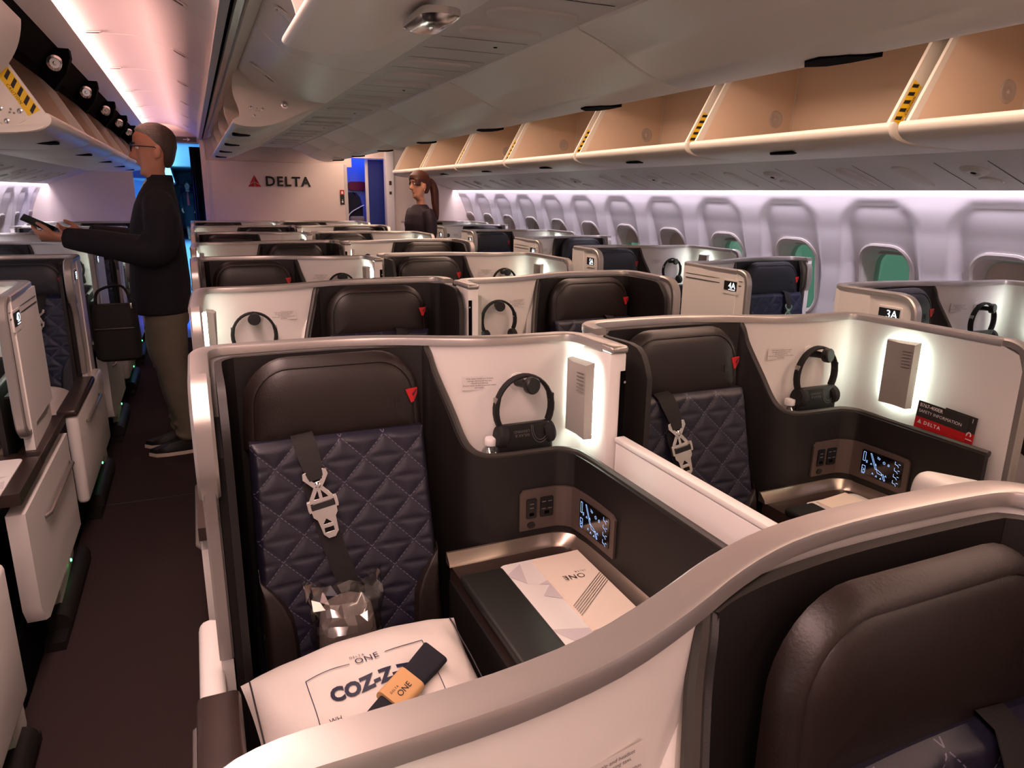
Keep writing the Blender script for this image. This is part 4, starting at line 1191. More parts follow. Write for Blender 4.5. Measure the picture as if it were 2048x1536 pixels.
# headsets on their hooks
def hook_at(x0, y0, m): return Vector((x0 + ((W - .699) if m else .699), y0 - .1265, 1.0545))
hs = {}
def headset(x0, y0, m, pouch, label):
    k = (m, pouch)
    if k not in hs: o = hs[k] = make_headset(m, pouch)
    else: o = copy_tree(hs[k])
    o.location = hook_at(x0, y0, m); o['label'] = label; o['group'] = 'black headsets on suite hooks'
rd = {n: (y, m) for n, y, m in ROWS}
headset(XL, *rd['A'], True, 'black headset with a RELAX & UNWIND pouch, in the front left suite')
headset(XM, *rd['A'], True, 'black headset with a pouch beside the red safety card')
headset(XL, *rd['B'], False, 'black headset band in the second centre row, by the left aisle')
headset(XM, *rd['B'], False, 'black headset band in the middle of the second centre row')
headset(XL, *rd['C'], False, 'top of a black headset behind the second row, left')
headset(XM, *rd['C'], False, 'top of a black headset behind the second row, right')
for s, y0, m in SR:
    if s in ('3A', '5A', '7A'): headset(XR, y0, m, s == '3A', 'black headset in the window suite with the %s sign' % s)
headset(XW, SL[3][1], SL[3][2], False, 'black headset in the lit niche left of the standing man')

# loose things in the two front suites
def bottle(x, y, z, label):
    r = thing('water_bottle', label, 'bottle', (x, y, z), 'clear water bottles in the suite niches')
    mb = MB(); mb.lathe([(.026, .002), (.029, .01), (.029, .045), (.0285, .052), (.029, .058), (.028, .066), (.020, .082), (.012, .090), (.0118, .096)], (0, 0, 0), (0, 0, 1), 0, 20); part('bottle_body', mb, 'pet', r)
    mb = MB(); mb.lathe([(.0145, .094), (.015, .096), (.015, .108), (.0135, .111), (0, .111)], (0, 0, 0), (0, 0, 1), 0, 20); part('cap', mb, 'whiteink', r)
bottle(XL + .618, 1.60 - .148, .801, 'clear water bottle with white cap beside the RELAX & UNWIND pouch')
bottle(XM + .618, 1.60 - .148, .801, 'clear water bottle with white cap in the front right suite niche')

def tray(x0, y0, m, label, tz=.645):
    r = thing('tray_mat', label, 'tray mat', (x0 + (W - .682 if m else .682), y0 - .50, tz + .0005), 'white patterned mats on the side tables')
    mb = MB(); o = rrect(.190, .46, .018, 4)
    mb.loft([[Vector((a, b, 0)) for a, b in o], [Vector((a, b, .003)) for a, b in o]]); part('mat_sheet', mb, 'white', r)
    mb = MB(); random.seed(5)
    for i in range(9):
        cx, cy = random.uniform(-.06, .06), -.19 + .047 * i; a0 = random.uniform(0, 6)
        mb.poly([Vector((max(-.093, min(.093, cx + .05 * math.cos(a0 + t))), max(-.22, min(.22, cy + .05 * math.sin(a0 + t))), .0034 + i * .00008)) for t in (0, 1.9, 3.3)])
    part('printed_facets', mb, mat('mat_print_' + str(len(bpy.data.materials)), (.80, .77, .775), .5), r)
    return r
tray(XL, 1.60, False, 'white tray mat with pale facets on the front left side table')
tray(XM, 1.60, False, 'white tray mat on the side table of the front right suite')
tray(XW + .095, 3.13 - .36, False, 'white tray mat on the dark table by the 4D sign')

def menu(x, y, z, rz, label, blank=False):
    r = thing('menu_booklet', label, 'menu card', (x, y, z), rz=rz)
    mb = MB(); o = [(-.058, -.145), (.058, -.145), (.058, .145), (-.058, .145)]
    mb.loft([[Vector((a, b, 0)) for a, b in o], [Vector((a, b, .0012)) for a, b in o]])
    mb.loft([[Vector((a + .002, b, .0016 + .010 * 0)) for a, b in o], [Vector((a + .002, b, .003 + .004 * (a > 0))) for a, b in o]]); part('cover', mb, 'paper', r)
    if not blank:
        mb = MB(); ex, ey = Vector((-1, 0, .035)), Vector((0, -1, 0)); o = Vector((0, 0, .0066))
        put_text(mb, 'ONE', .024, o + Vector((-.002, .042, 0)), ex, ey, 0, spacing=1.1); put_text(mb, 'DELTA', .008, o + Vector((.022, .058, .0)), ex, ey, 0, spacing=1.3)
        for k in range(6):
            t = k * .007; q0, q1 = Vector((-.056, -.095 + t, .0052)), Vector((.058, .0 + t, .0078)); dv = (q1 - q0).normalized(); s = Vector((-dv.y, dv.x, 0)) * .0006
            mb.poly([q0 - s, q1 - s, q1 + s, q0 + s])
        part('print', mb, 'ink', r)
menu(XL + .722, 1.60 - .425, .6492, math.radians(-1), 'cream folded menu lying on the tray mat in the front left suite')
menu(XM + .690, 1.60 - .42, .6492, math.radians(4), 'cream folded menu in the front right suite, partly hidden by the rail', True)

# white rounded cover standing on the side table of the front right suite
mb = MB(); o = smooth([Vector(p) for p in ((1.444, 0, .80), (1.445, 0, .835), (1.456, 0, .858), (1.482, 0, .864), (1.53, 0, .852))], 4)
pf = [(1.444, .669)] + [(p.x, p.z) for p in o] + [(1.66, .815), (1.66, .669)]
cc = Vector((1.55, 0, .74))
mb.loft([[Vector((cc.x + (a - cc.x) * s, yy, max(.669, cc.z + (b - cc.z) * s))) for a, b in pf] for yy, s in ((.905, .86), (.909, .94), (.918, .985), (.93, 1), (.995, 1), (1.007, .985), (1.016, .94), (1.02, .86))])
tag(part('armrest_cover', mb, 'white'), 'white rounded cover just behind the foreground rail, before the right touch screen', 'armrest')
# safety cards in the slot of the front right suite
for i, (yy, ln_, lab) in enumerate(((1.160, .140, 'red and grey safety card reading SAFETY INFORMATION behind the ledge'), (1.115, .085, 'second safety card with a large S, behind the first card'))):
    r = thing('safety_card', lab, 'safety card', (XM + .838 + .005 * i, yy, .8295))
    mb = MB(); h0, h1 = .0, .105
    mb.box((-.0008, -ln_ / 2, .0), (.0008, ln_ / 2, .072), 0); mb.box((-.0008, -ln_ / 2, .072), (.0008, ln_ / 2, .115), 1)
    part('card', mb, ['red', 'char'], r)
    mb = MB(); ex = Vector((0, -1, 0)); o = Vector((-.0014, 0, 0))
    if i == 0:
        put_text(mb, 'B767-400ER', .013, o + Vector((0, ln_ / 2 - .006, .105)), ex, ZAX, 0, align='LEFT', bold=.0002)
        put_text(mb, 'SAFETY INFORMATION', .0115, o + Vector((0, ln_ / 2 - .006, .089)), ex, ZAX, 0, align='LEFT')
        put_text(mb, 'DELTA', .013, o + Vector((0, ln_ / 2 - .026, .060)), ex, ZAX, 0, align='LEFT', spacing=1.3, bold=.0003)
        put_logo(mb, .011, o + Vector((0, ln_ / 2 - .014, .0555)), ex, ZAX, (0, 0))
    else:
        put_text(mb, '1', .016, o + Vector((0, -ln_ / 2 + .010, .104)), ex, ZAX, 0); put_text(mb, 'S/', .034, o + Vector((0, -ln_ / 2 + .018, .062)), Vector((0, -.25, -.97)), Vector((0, -.97, .25)), 0)
    part('print', mb, 'whiteink', r)
    r.rotation_euler = (math.radians(3), 0, 0)

# pillow, wrapped blanket and sleeve pack on the front left seat
px, py, pz = XL + .254, 1.60 - .53, .545
pr = thing('pillow', 'white bedding pillow printed COZ-Z-Z on the front left seat', 'pillow', (px, py, pz))
pr.rotation_euler = (math.radians(22), math.radians(-2), math.radians(5))
def pil(a, b):
    """pillow half thickness at normalised a, b"""
    ea = max(0, 1 - abs(a) ** 3.2); eb = max(0, 1 - abs(b) ** 3.0)
    wr = .0065 * math.sin(a * 9 + b * 3) * math.sin(b * 7 - a * 2) * (1 - abs(a) * .3) + .006 * math.sin(16 * (a + .25 * b)) * sst(.55, 1, abs(a))
    return (.082 * (ea * eb) ** .60 + wr * (ea * eb) ** .3)
PA, PB = .210, .165
def pxy(a, b):
    return (a * PA * (1 - .06 * (1 - abs(b) ** 2) * abs(a) ** 4), b * PB * (.95 + .13 * (1 - abs(a) ** 2) * abs(b) ** 3))
N = 48
def side(s):
    return [[Vector((*pxy(i / N * 2 - 1, j / N * 2 - 1), s * pil(i / N * 2 - 1, j / N * 2 - 1))) for i in range(N + 1)] for j in range(N + 1)]
mb = MB(); mb.grid(side(1)); mb.grid(side(-1), flip=True); part('pillow_case', mb, 'pillow', pr, ang=80)
mb = MB()
def wrap(vs, fs, mi, ox, oy, sz=1., lift=.0022):
    mb.add([Vector((ox + v.x, oy + v.y, pil((ox + v.x) / PA, (oy + v.y) / PB) + lift)) for v in vs], fs, mi)
def dense_text(body, size, ox, oy, **k):
    vs, fs = text_geo(body, size, **k); bm = bmesh.new(); V_ = [bm.verts.new(v) for v in vs]
    for f in fs:
        try: bm.faces.new([V_[i] for i in f])
        except ValueError: pass
    bmesh.ops.triangulate(bm, faces=bm.faces[:]); bmesh.ops.subdivide_edges(bm, edges=[e for e in bm.edges if e.calc_length() > .012], cuts=2)
    bm.verts.index_update(); wrap([v.co.copy() for v in bm.verts], [[v.index for v in f.verts] for f in bm.faces], 0, ox, oy); bm.free()
dense_text('COZ-Z-Z', .034, -.010, .034, bold=.0018, spacing=1.03)
dense_text('ONE', .020, -.002, .086, spacing=1.1); dense_text('DELTA', .0075, -.016, .100, spacing=1.35)
dense_text('WHERE DREAMS TAKE FLIGHT'[:2], .012, -.085, -.010)
def seg(x0, y0, x1, y1, w=.0016):
    n = 14; L = math.hypot(x1 - x0, y1 - y0); ox, oy = -(y1 - y0) / L * w / 2, (x1 - x0) / L * w / 2
    vs = [Vector((x0 + (x1 - x0) * i / n + s * ox, y0 + (y1 - y0) * i / n + s * oy, 0)) for i in range(n + 1) for s in (-1, 1)]
    wrap(vs, [[2 * i, 2 * i + 2, 2 * i + 3, 2 * i + 1] for i in range(n)], 0, 0, 0, lift=.002)
seg(-.112, .082, -.034, .084); seg(.032, .086, .106, .088); seg(.106, .088, .105, -.10); seg(-.112, .082, -.110, -.10)
part('printed_design', mb, 'navyink', pr)
for s in (-1, 1):
    mb = MB(); mb.tube([Vector((s * PA * .93, b * PB * .9, pil(.93, b * .9) + .001)) for b in [k / 10 - 1 for k in range(21)]], .0016, 0, 5); part('side_piping', mb, 'ink', pr)
# navy sleeve pack with tan band, lying on the pillow
sp = thing('bedding_pack', 'rolled navy sleeve with a tan paper band lying on the pillow', 'fabric roll', (0, 0, 0))
pm = Matrix.Translation((px, py, pz)) @ pr.rotation_euler.to_matrix().to_4x4()
c = pm @ Vector((.022, -.014, .103)); sp.location = c; sp.rotation_euler = (math.radians(24), math.radians(-6), math.radians(38)); sp.scale = (.8, .8, .8)
mb = MB(); rows = []
for i, (xx, w, h) in enumerate(((-.135, .020, .003), (-.13, .026, .006), (-.06, .030, .009), (.03, .034, .011), (.10, .040, .012), (.135, .041, .010), (.138, .038, .004))):
    rows.append([Vector((xx, a, .004 * math.sin(i * 1.4) + b)) for a, b in rrect(2 * w * .82, 2 * h, h * .95, 4)])
mb.loft(rows); part('navy_fabric', mb, 'navyfab', sp)
mb = MB(); rows = [[Vector((xx, a, b + .0015)) for a, b in rrect(.068, .029, .012, 4)] for xx in (-.035, .045)]
mb.loft(rows); part('paper_band', mb, 'tan', sp)
mb = MB(); put_text(mb, 'ONE', .019, (.004, -.006, .0172), (1, 0, 0), (0, 1, 0)); put_text(mb, 'DELTA', .007, (-.012, .009, .0172), (1, 0, 0), (0, 1, 0), spacing=1.3); part('print', mb, 'ink', sp)
# blanket pack in clear film against the backrest
bp = thing('wrapped_blanket', 'grey folded blanket in crinkled clear film behind the pillow', 'blanket', (XL + .245, 1.60 - .285, .60))
bp.rotation_euler = (math.radians(-6), 0, math.radians(4))
mb = MB(); rows = []
for z, w, t in ((-.09, .10, .03), (-.06, .105, .04), (.0, .098, .042), (.035, .088, .036), (.052, .066, .026), (.062, .03, .012)):
    rows.append([Vector((a, b, z)) for a, b in rrect(w * 1.15, t * 1.6, t * .7, 5)])
mb.loft(rows); part('blanket', mb, 'greyfab', bp)
mb = MB(); rows = []; random.seed(3); n = 30
for j in range(13):
    z = -.09 + .19 * j / 12; f = j / 12; row = []
    for k in range(n):
        a = 2 * PI * k / n; w = .066 + .004 * math.sin(3 * a + j) + (.012 * f if abs(math.cos(a)) > .7 else 0); t = (.042 if f < .6 else .042 - .034 * (f - .6) / .4)
        jit = .0035 * (1 + f)
        row.append(Vector((w * math.copysign(abs(math.cos(a)) ** .8, math.cos(a)) + random.uniform(-jit, jit), t * math.copysign(abs(math.sin(a)) ** .8, math.sin(a)) + random.uniform(-jit, jit), z + random.uniform(-jit, jit) + (.02 * abs(math.cos(a)) ** 3 * f - .012 * f))))
    rows.append(row)
mb.loft(rows, 0, caps=False); part('plastic_film', mb, 'film', bp, ang=15)
# grey cushion on the nearest right window seat, and the white pillow by sign 4D
def soft(name, label, cat, loc, dims, m, rot=(0, 0, 0)):
    mb = MB(); n = 20
    def f(a, b):
        e = max(0, 1 - abs(a) ** 3) * max(0, 1 - abs(b) ** 3); return dims[2] * (e ** .45 + .05 * math.sin(7 * a + 4 * b) * e)
    for s in (1, -1):
        mb.grid([[Vector((dims[0] * (i / n * 2 - 1), dims[1] * (j / n * 2 - 1), s * f(i / n * 2 - 1, j / n * 2 - 1))) for i in range(n + 1)] for j in range(n + 1)], 0, flip=s < 0)
    o = part(name, mb, m, ang=80); o.location = loc; o.rotation_euler = [math.radians(x) for x in rot]; tag(o, label, cat); return o
soft('pillow', 'grey pillow at the right edge, on the seat behind the 3A panel', 'pillow', (2.52, 1.46, .525), (.17, .14, .07), 'greyfab', (20, 0, 0))
soft('pillow', 'pale pillow on the seat beside the dark armrest by the left aisle', 'pillow', (XW + W - .255, 4.18 - .54, .510), (.185, .17, .07), 'pillow', (6, 0, 0))
# ------------------------------------------------------------------ people
M['skin'] = mat('warm_skin', (.78, .55, .44), .5, bump=.1, bscale=90)
M['skin2'] = mat('light_skin', (.74, .52, .42), .5)
M['lips'] = mat('lip_tone', (.58, .34, .28), .5)
def hairmat(name, a, b):
    m = mat(name, a, .55, bump=.8, bscale=90, spec=.4); nt = m.node_tree; bs = nt.nodes['Principled BSDF']
    tc = nt.nodes.new('ShaderNodeTexCoord'); n = nt.nodes.new('ShaderNodeTexNoise'); mp = nt.nodes.new('ShaderNodeMapping'); mp.inputs['Scale'].default_value = (14, 30, 60)
    r = nt.nodes.new('ShaderNodeMix'); r.data_type = 'RGBA'; r.inputs['A'].default_value = lin(a) + (1,); r.inputs['B'].default_value = lin(b) + (1,)
    nt.links.new(tc.outputs['Object'], mp.inputs[0]); nt.links.new(mp.outputs[0], n.inputs['Vector']); nt.links.new(n.outputs['Fac'], r.inputs['Factor']); nt.links.new(r.outputs['Result'], bs.inputs['Base Color'])
    return m
M['hairgrey'] = hairmat('salt_and_pepper_hair', (.10, .078, .07), (.46, .42, .39))
M['hairgreylt'] = hairmat('grey_temple_hair', (.30, .27, .25), (.62, .58, .55))
M['hairauburn'] = hairmat('auburn_hair', (.15, .065, .045), (.34, .16, .10))
M['hairdark'] = hairmat('dark_hair', (.07, .05, .05), (.16, .12, .11))
M['jacket'] = mat('navy_wool_jacket', (.062, .05, .085), .85, bump=.5, bscale=350, vary=.1, vscale=12)
M['trouser'] = mat('olive_grey_trousers', (.42, .39, .33), .85, bump=.6, bscale=220, vary=.15, vscale=14)
M['uniform'] = mat('plum_uniform', (.125, .048, .105), .7, bump=.3, bscale=300)
M['shirt'] = mat('white_shirt', (.85, .83, .82), .7)
M['shoe'] = mat('dark_shoe_leather', (.07, .06, .065), .5)
M['sole'] = mat('cream_sole', (.80, .74, .68), .6)

def grade_hair(m, dark, lightc):
    nt = m.node_tree; bs = nt.nodes['Principled BSDF']; old = bs.inputs['Base Color'].links[0].from_socket
    tc = nt.nodes.new('ShaderNodeTexCoord'); sp = nt.nodes.new('ShaderNodeSeparateXYZ'); mr = nt.nodes.new('ShaderNodeMapRange')
    mr.inputs['From Min'].default_value = -.045; mr.inputs['From Max'].default_value = .055
    mx = nt.nodes.new('ShaderNodeMix'); mx.data_type = 'RGBA'; mx.blend_type = 'MULTIPLY'; mx.inputs['Factor'].default_value = 1.
    cr = nt.nodes.new('ShaderNodeMix'); cr.data_type = 'RGBA'; cr.inputs['A'].default_value = lin(lightc) + (1,); cr.inputs['B'].default_value = lin(dark) + (1,)
    nt.links.new(tc.outputs['Object'], sp.inputs[0]); nt.links.new(sp.outputs['X'], mr.inputs['Value']); nt.links.new(mr.outputs['Result'], cr.inputs['Factor'])
    nt.links.new(old, mx.inputs['A']); nt.links.new(cr.outputs['Result'], mx.inputs['B']); nt.links.new(mx.outputs['Result'], bs.inputs['Base Color'])
M['hairgrey'] = hairmat('salt_and_pepper_hair', (.42, .38, .35), (.80, .76, .72))
grade_hair(M['hairgrey'], (.42, .37, .34), (1., 1., 1.))

def limb(mb, pts, rs, n=12, flat=1.): mb.tube(smooth(pts, 4), [r for r in _ri(rs, 4)], 0, n, flat=flat)
def _ri(rs, k):
    out = []
    for a, b in zip(rs, rs[1:]): out += [a + (b - a) * j / k for j in range(k)]
    return out + [rs[-1]]
def oval(z, xf, xb, hw, p=2.3, n=20, yc=0.): return ell_ring(((xf + xb) / 2, yc, z), (1, 0, 0), (0, 1, 0), (xb - xf) / 2, hw, n, p)

def hand(mb, wrist, fwd, palm, thumb, curl=.8, sc=1.):
    """palm and five separate bent fingers growing from a wrist point"""
    f = Vector(fwd).normalized(); p = Vector(palm).normalized(); s = f.cross(p).normalized() * (1 if thumb > 0 else -1); w = Vector(wrist)
    rows = []
    for t, hw, hh in ((-.02, .026, .021), (.0, .028, .020), (.03, .038, .016), (.065, .042, .015), (.09, .040, .012)):
        rows.append(ell_ring(w + f * (t * sc), s, p, hw * sc, hh * sc, 12, 2.6))
    mb.loft(rows)
    for k, (off, L) in enumerate(((.031, .068), (.0105, .077), (-.0105, .072), (-.030, .056))):
        b = w + f * (.082 * sc) + s * (off * sc); a = 0; pts = [b - f * .01]; d = f
        for sg, frac in enumerate((.42, .32, .26)):
            a += curl * (.75 + .12 * k * .5) * (1, .9, .6)[sg]; d = (f * math.cos(a) + p * math.sin(a)); b = b + d * (L * frac * sc); pts.append(b)
        mb.tube(smooth(pts, 3), _ri([.0095 * sc, .0092 * sc, .0085 * sc, .0072 * sc], 3), 0, 8)
    b = w + f * (.025 * sc) + s * (.030 * sc); d1 = (f * .75 + s * .65 + p * .35).normalized(); d2 = (f * .85 + s * .1 + p * .5).normalized()
    mb.tube(smooth([b - s * .01, b + d1 * (.035 * sc), b + d1 * (.035 * sc) + d2 * (.032 * sc), b + d1 * (.035 * sc) + d2 * (.055 * sc)], 3), _ri([.013 * sc, .012 * sc, .0105 * sc, .008 * sc], 3), 0, 8)

def head_volume(mb, female=False):
    H = [(1.40, -.028, .062, .058), (1.47, -.022, .058, .056), (1.505, -.02, .055, .058), (1.522, -.048, .052, .056), (1.533, -.064, .048, .052), (1.552, -.072, .046, .058), (1.570, -.066, .05, .063), (1.590, -.070, .058, .066), (1.612, -.074, .072, .069),
         (1.640, -.077, .088, .072), (1.668, -.074, .099, .0745), (1.688, -.088, .103, .076), (1.702, -.093, .104, .077), (1.730, -.090, .100, .075), (1.757, -.070, .083, .062), (1.775, -.042, .058, .043), (1.787, -.008, .028, .018)]
    mb.loft([oval(z, a, b, w, 2.2) for z, a, b, w in H])
    # nose, lips, brow ridge, chin, ears
    mb.loft([oval(1.690, -.092, -.07, .010, 2), oval(1.66, -.100, -.07, .012, 2), oval(1.635, -.115, -.07, .016, 2), oval(1.624, -.120, -.06, .018, 2), oval(1.614, -.105, -.06, .017, 2), oval(1.608, -.085, -.06, .012, 2)][::-1])
    mb.loft([oval(1.604, -.070, -.04, .018), oval(1.598, -.083, -.04, .022), oval(1.592, -.079, -.04, .024), oval(1.587, -.0825, -.04, .021), oval(1.579, -.072, -.04, .016)][::-1])
    mb.loft([oval(1.545, -.070, -.03, .020), oval(1.538, -.076, -.03, .022), oval(1.529, -.066, -.03, .018)][::-1])
    for s in (-1, 1):
        mb.loft([ell_ring((.018 + .004 * k, s * (.072 + .006 * k), 1.645), (1, 0, .15), (0, 0, 1), (.017, .021, .019)[k], (.027, .033, .030)[k], 12) for k in range(3)] if s > 0 else
                [ell_ring((.018 + .004 * k, s * (.072 + .006 * k), 1.645), (1, 0, .15), (0, 0, 1), (.017, .021, .019)[k], (.027, .033, .030)[k], 12)[::-1] for k in range(3)])

def eyes(par, glasses=False):
    for s in (-1, 1):
        mb = MB(); mb.lathe([(0, -.011), (.007, -.009), (.011, 0), (.007, .009), (0, .011)], (-.070, s * .032, 1.671), (1, 0, 0), 0, 12); mb.lathe([(.0045, 0), (.0045, .001), (0, .0012)], (-.0808, s * .032, 1.671), (-1, 0, 0), 1, 10)
        part('eye', mb, ['whiteink', 'ink'], par)
        mb = MB(); mb.tube([(-.088, s * .016, 1.689), (-.091, s * .032, 1.694), (-.082, s * .050, 1.690)], .0035, 0, 6); part('eyebrow', mb, 'hairdark', par)
    mb = MB(); mb.tube([(-.0835, -.016, 1.5925), (-.0845, 0, 1.5935), (-.0835, .016, 1.5925)], .0022, 0, 6); part('mouth', mb, 'lips', par)

def body_part(name, mb, m, par, voxel=.012, it=4):
    me = voxel_union(mb, name, voxel, it); me.materials.append(tint(m)); return part(name, me, m, par)

# --- the man looking at the open bins
man = thing('person', 'man in dark navy jacket and glasses standing in the left aisle holding a phone', 'person', (-.165, 4.36, 0))
mb = MB()
head_volume(mb)
hb = MB()
body = MB(); body.v = list(mb.v); body.f = [list(f) for f in mb.f]; body.mi = list(mb.mi)
# torso, legs and arms under the clothes keep the figure one body
body.loft([oval(z, a, b, w) for z, a, b, w in ((.84, -.13, .09, .15), (1.0, -.13, .09, .14), (1.2, -.11, .09, .16), (1.38, -.08, .08, .16), (1.46, -.04, .07, .08))])
for s in (-1, 1): limb(body, [(-.01, s * .09, .90), (.0, s * .09, .5), (.025, s * .085, .10)], [.08, .055, .04])
limb(body, [(.005, -.17, 1.40), (-.02, -.22, 1.17), (-.44, -.17, 1.224)], [.045, .04, .026]); limb(body, [(.005, .17, 1.40), (-.03, .22, 1.18), (-.36, .12, 1.225)], [.045, .04, .026])
hand(body, (-.452, -.168, 1.224), (-1, .05, .10), (.15, .55, .8), -1, .75)
hand(body, (-.372, .118, 1.226), (-1, -.25, .05), (.2, -.6, .7), 1, .6)
bd_ = body_part('body', body, 'skin', man, .0065, 3)
eyes(man)
mb = MB()
mb.loft([oval(z, a, b, w, 2.5, 24) for z, a, b, w in ((.81, -.185, .105, .205), (.83, -.188, .108, .205), (.97, -.185, .118, .195), (1.12, -.170, .112, .185), (1.28, -.150, .104, .200), (1.38, -.120, .096, .205), (1.44, -.092, .090, .165), (1.485, -.062, .082, .095), (1.512, -.040, .078, .070))])
limb(mb, [(.0, -.165, 1.425), (.012, -.225, 1.32), (-.01, -.245, 1.17), (-.10, -.235, 1.160), (-.27, -.205, 1.195), (-.435, -.172, 1.222)], [.068, .088, .082, .080, .068, .050], 14)
limb(mb, [(.0, .165, 1.425), (.005, .225, 1.32), (-.02, .240, 1.19), (-.12, .22, 1.175), (-.24, .17, 1.20), (-.355, .122, 1.224)], [.068, .085, .078, .074, .062, .050], 14)
for i, (a, b) in enumerate((((-.05, -.28, 1.28), (-.10, -.30, 1.20)), ((.03, -.26, 1.24), (-.07, -.315, 1.16)), ((-.2, -.27, 1.22), (-.26, -.245, 1.13)), ((-.30, -.25, 1.225), (-.33, -.22, 1.15)))):
    mb.tube([a, Vector(a).lerp(Vector(b), .5) + Vector((0, -.008, 0)), b], .014, 0, 8)
body_part('jacket', mb, 'jacket', man, .0105, 4)
mb = MB(); mb.loft([oval(z, a, b, w, 2.2, 20) for z, a, b, w in ((1.475, -.070, .083, .086), (1.515, -.046, .084, .072), (1.535, -.036, .080, .069), (1.532, -.030, .074, .064), (1.48, -.05, .07, .07))], caps=False)
part('jacket_collar', mb, 'jacket', man)
mb = MB(); mb.loft([oval(z, a, b, w, 2.2, 20) for z, a, b, w in ((1.46, -.080, .06, .055), (1.505, -.058, .06, .055), (1.512, -.050, .055, .052))]); part('shirt_collar', mb, 'shirt', man)
mb = MB()
mb.loft([oval(z, a, b, w, 2.4, 22) for z, a, b, w in ((.74, -.130, .09, .160), (.80, -.135, .095, .170), (.90, -.125, .09, .165))])
for s, fx_ in ((-1, 0), (1, -.03)):
    pts = [(-.020, s * .085, .82), (-.025 + fx_, s * .088, .62), (-.005 + fx_, s * .085, .48), (.010 + fx_, s * .083, .33), (.028 + fx_, s * .080, .20), (.030 + fx_, s * .080, .085)]
    limb(mb, pts, [.108, .098, .082, .078, .066, .062], 16)
    for k, z in enumerate((.56, .50, .45, .30, .22, .16, .125)):
        a = pts[2]; x = -.02 + fx_ + (.05 * (1 - z / .6)); r_ = .086 - .035 * (1 - z / .6)
        mb.tube([Vector((x + r_ * math.cos(t) * 1.0, s * .084 + r_ * math.sin(t), z + .018 * math.sin(t + k * 2.1))) for t in [PI * .6 + k + j * PI / 8 for j in range(9)]], .0085, 0, 6)
body_part('trousers', mb, 'trouser', man, .0095, 2)
for s, fx_ in ((-1, 0), (1, -.03)):
    mb = MB(); o = lambda z, g: [Vector((x + fx_ , s * .080 + y, z)) for x, y in [(.075 + g, -.022), (.085 + g, 0), (.075 + g, .022), (.0, .036 + g), (-.09, .044 + g), (-.15, .036 + g), (-.185 - g, .0), (-.15, -.036 - g), (-.09, -.044 - g), (.0, -.036 - g)]]
    mb.loft([o(0, .004), o(.014, .004), o(.020, .002)], 0); part('shoe_sole', mb, 'sole', man)
    mb = MB(); top = [Vector((x + fx_, s * .080 + y, z)) for x, y, z in [(.070, -.018, .085), (.076, 0, .088), (.070, .018, .085), (.0, .034, .088), (-.06, .034, .075), (-.11, .028, .052), (-.15, 0, .040), (-.11, -.028, .052), (-.06, -.034, .075), (.0, -.034, .088)]]
    midr = [Vector((x + fx_, s * .080 + y, .042)) for x, y in [(.078, -.022), (.086, 0), (.078, .022), (.0, .037), (-.09, .044), (-.145, .034), (-.178, .0), (-.145, -.034), (-.09, -.044), (.0, -.037)]]
    mb.loft([o(.020, 0), midr, top], 0); part('shoe', mb, 'shoe', man)
# hair: top and back, lighter at the temples
mb = MB()
mb.loft([oval(z, a, b, w, 2.2, 22) for z, a, b, w in ((1.572, .050, .076, .036), (1.588, .040, .088, .052), (1.61, .034, .099, .065), (1.645, .034, .109, .0735), (1.675, .002, .118, .0795), (1.702, -.036, .119, .083), (1.735, -.066, .116, .083), (1.762, -.080, .100, .071), (1.782, -.056, .076, .052), (1.797, -.018, .040, .024))])
body_part('hair', mb, 'hairgrey', man, .006, 2)
g = MB()
for s in (-1, 1):
    g.tube([Vector((-.101 + .010 * abs(math.sin(0)), s * .034 + .0235 * math.cos(t), 1.668 + .0185 * math.sin(t))) for t in [k * PI / 10 for k in range(20)]], .0028, 0, 6, closed=True)
    g.tube([(-.100, s * .058, 1.674), (-.06, s * .076, 1.675), (.012, s * .081, 1.672), (.030, s * .080, 1.655)], .0028, 0, 6)
g.tube([(-.102, -.011, 1.672), (-.106, 0, 1.675), (-.102, .011, 1.672)], .0025, 0, 6)
part('spectacles', g, 'black', man)
ph = thing('phone', 'dark phone held out in the standing man\'s hand', 'phone', (-.705, 4.215, 1.290)); ph.rotation_euler = (math.radians(20), math.radians(28), math.radians(5))
mb = MB(); mb.box((-.072, -.036, -.0045), (.072, .036, .0045), r=.004, seg=3); part('phone_case', mb, 'black', ph)
mb = MB(); mb.box((-.069, -.033, .0044), (.069, .033, .0052)); part('phone_screen', mb, 'screen', ph)
# bag hanging beside him
bg_ = thing('shoulder_bag', 'black soft bag hanging beside the standing man\'s legs', 'bag', (-.418, 4.13, .60))
mb = MB(); rows = []
for z, w, t in ((.0, .085, .045), (.015, .105, .060), (.12, .110, .066), (.24, .104, .056), (.285, .09, .035), (.292, .08, .02)): rows.append([Vector((a, b, z)) for a, b in rrect(2 * w, 2 * t, t * .8, 4)])
mb.loft(rows); part('bag_body', mb, 'softblack', bg_)
mb = MB(); mb.tube(smooth([(-.08, 0, .27), (-.06, -.01, .36), (.05, -.01, .38), (.085, 0, .27)], 6), .010, 0, 8, flat=.5); part('bag_strap', mb, 'strap', bg_)
mb = MB(); mb.box((.078, -.05, .27), (.088, -.035, .30), r=.003); part('buckle', mb, 'chrome', bg_)
mb = MB(); mb.box((-.09, -.072, .17), (.09, -.060, .178), r=.003); part('zipper', mb, 'char', bg_)

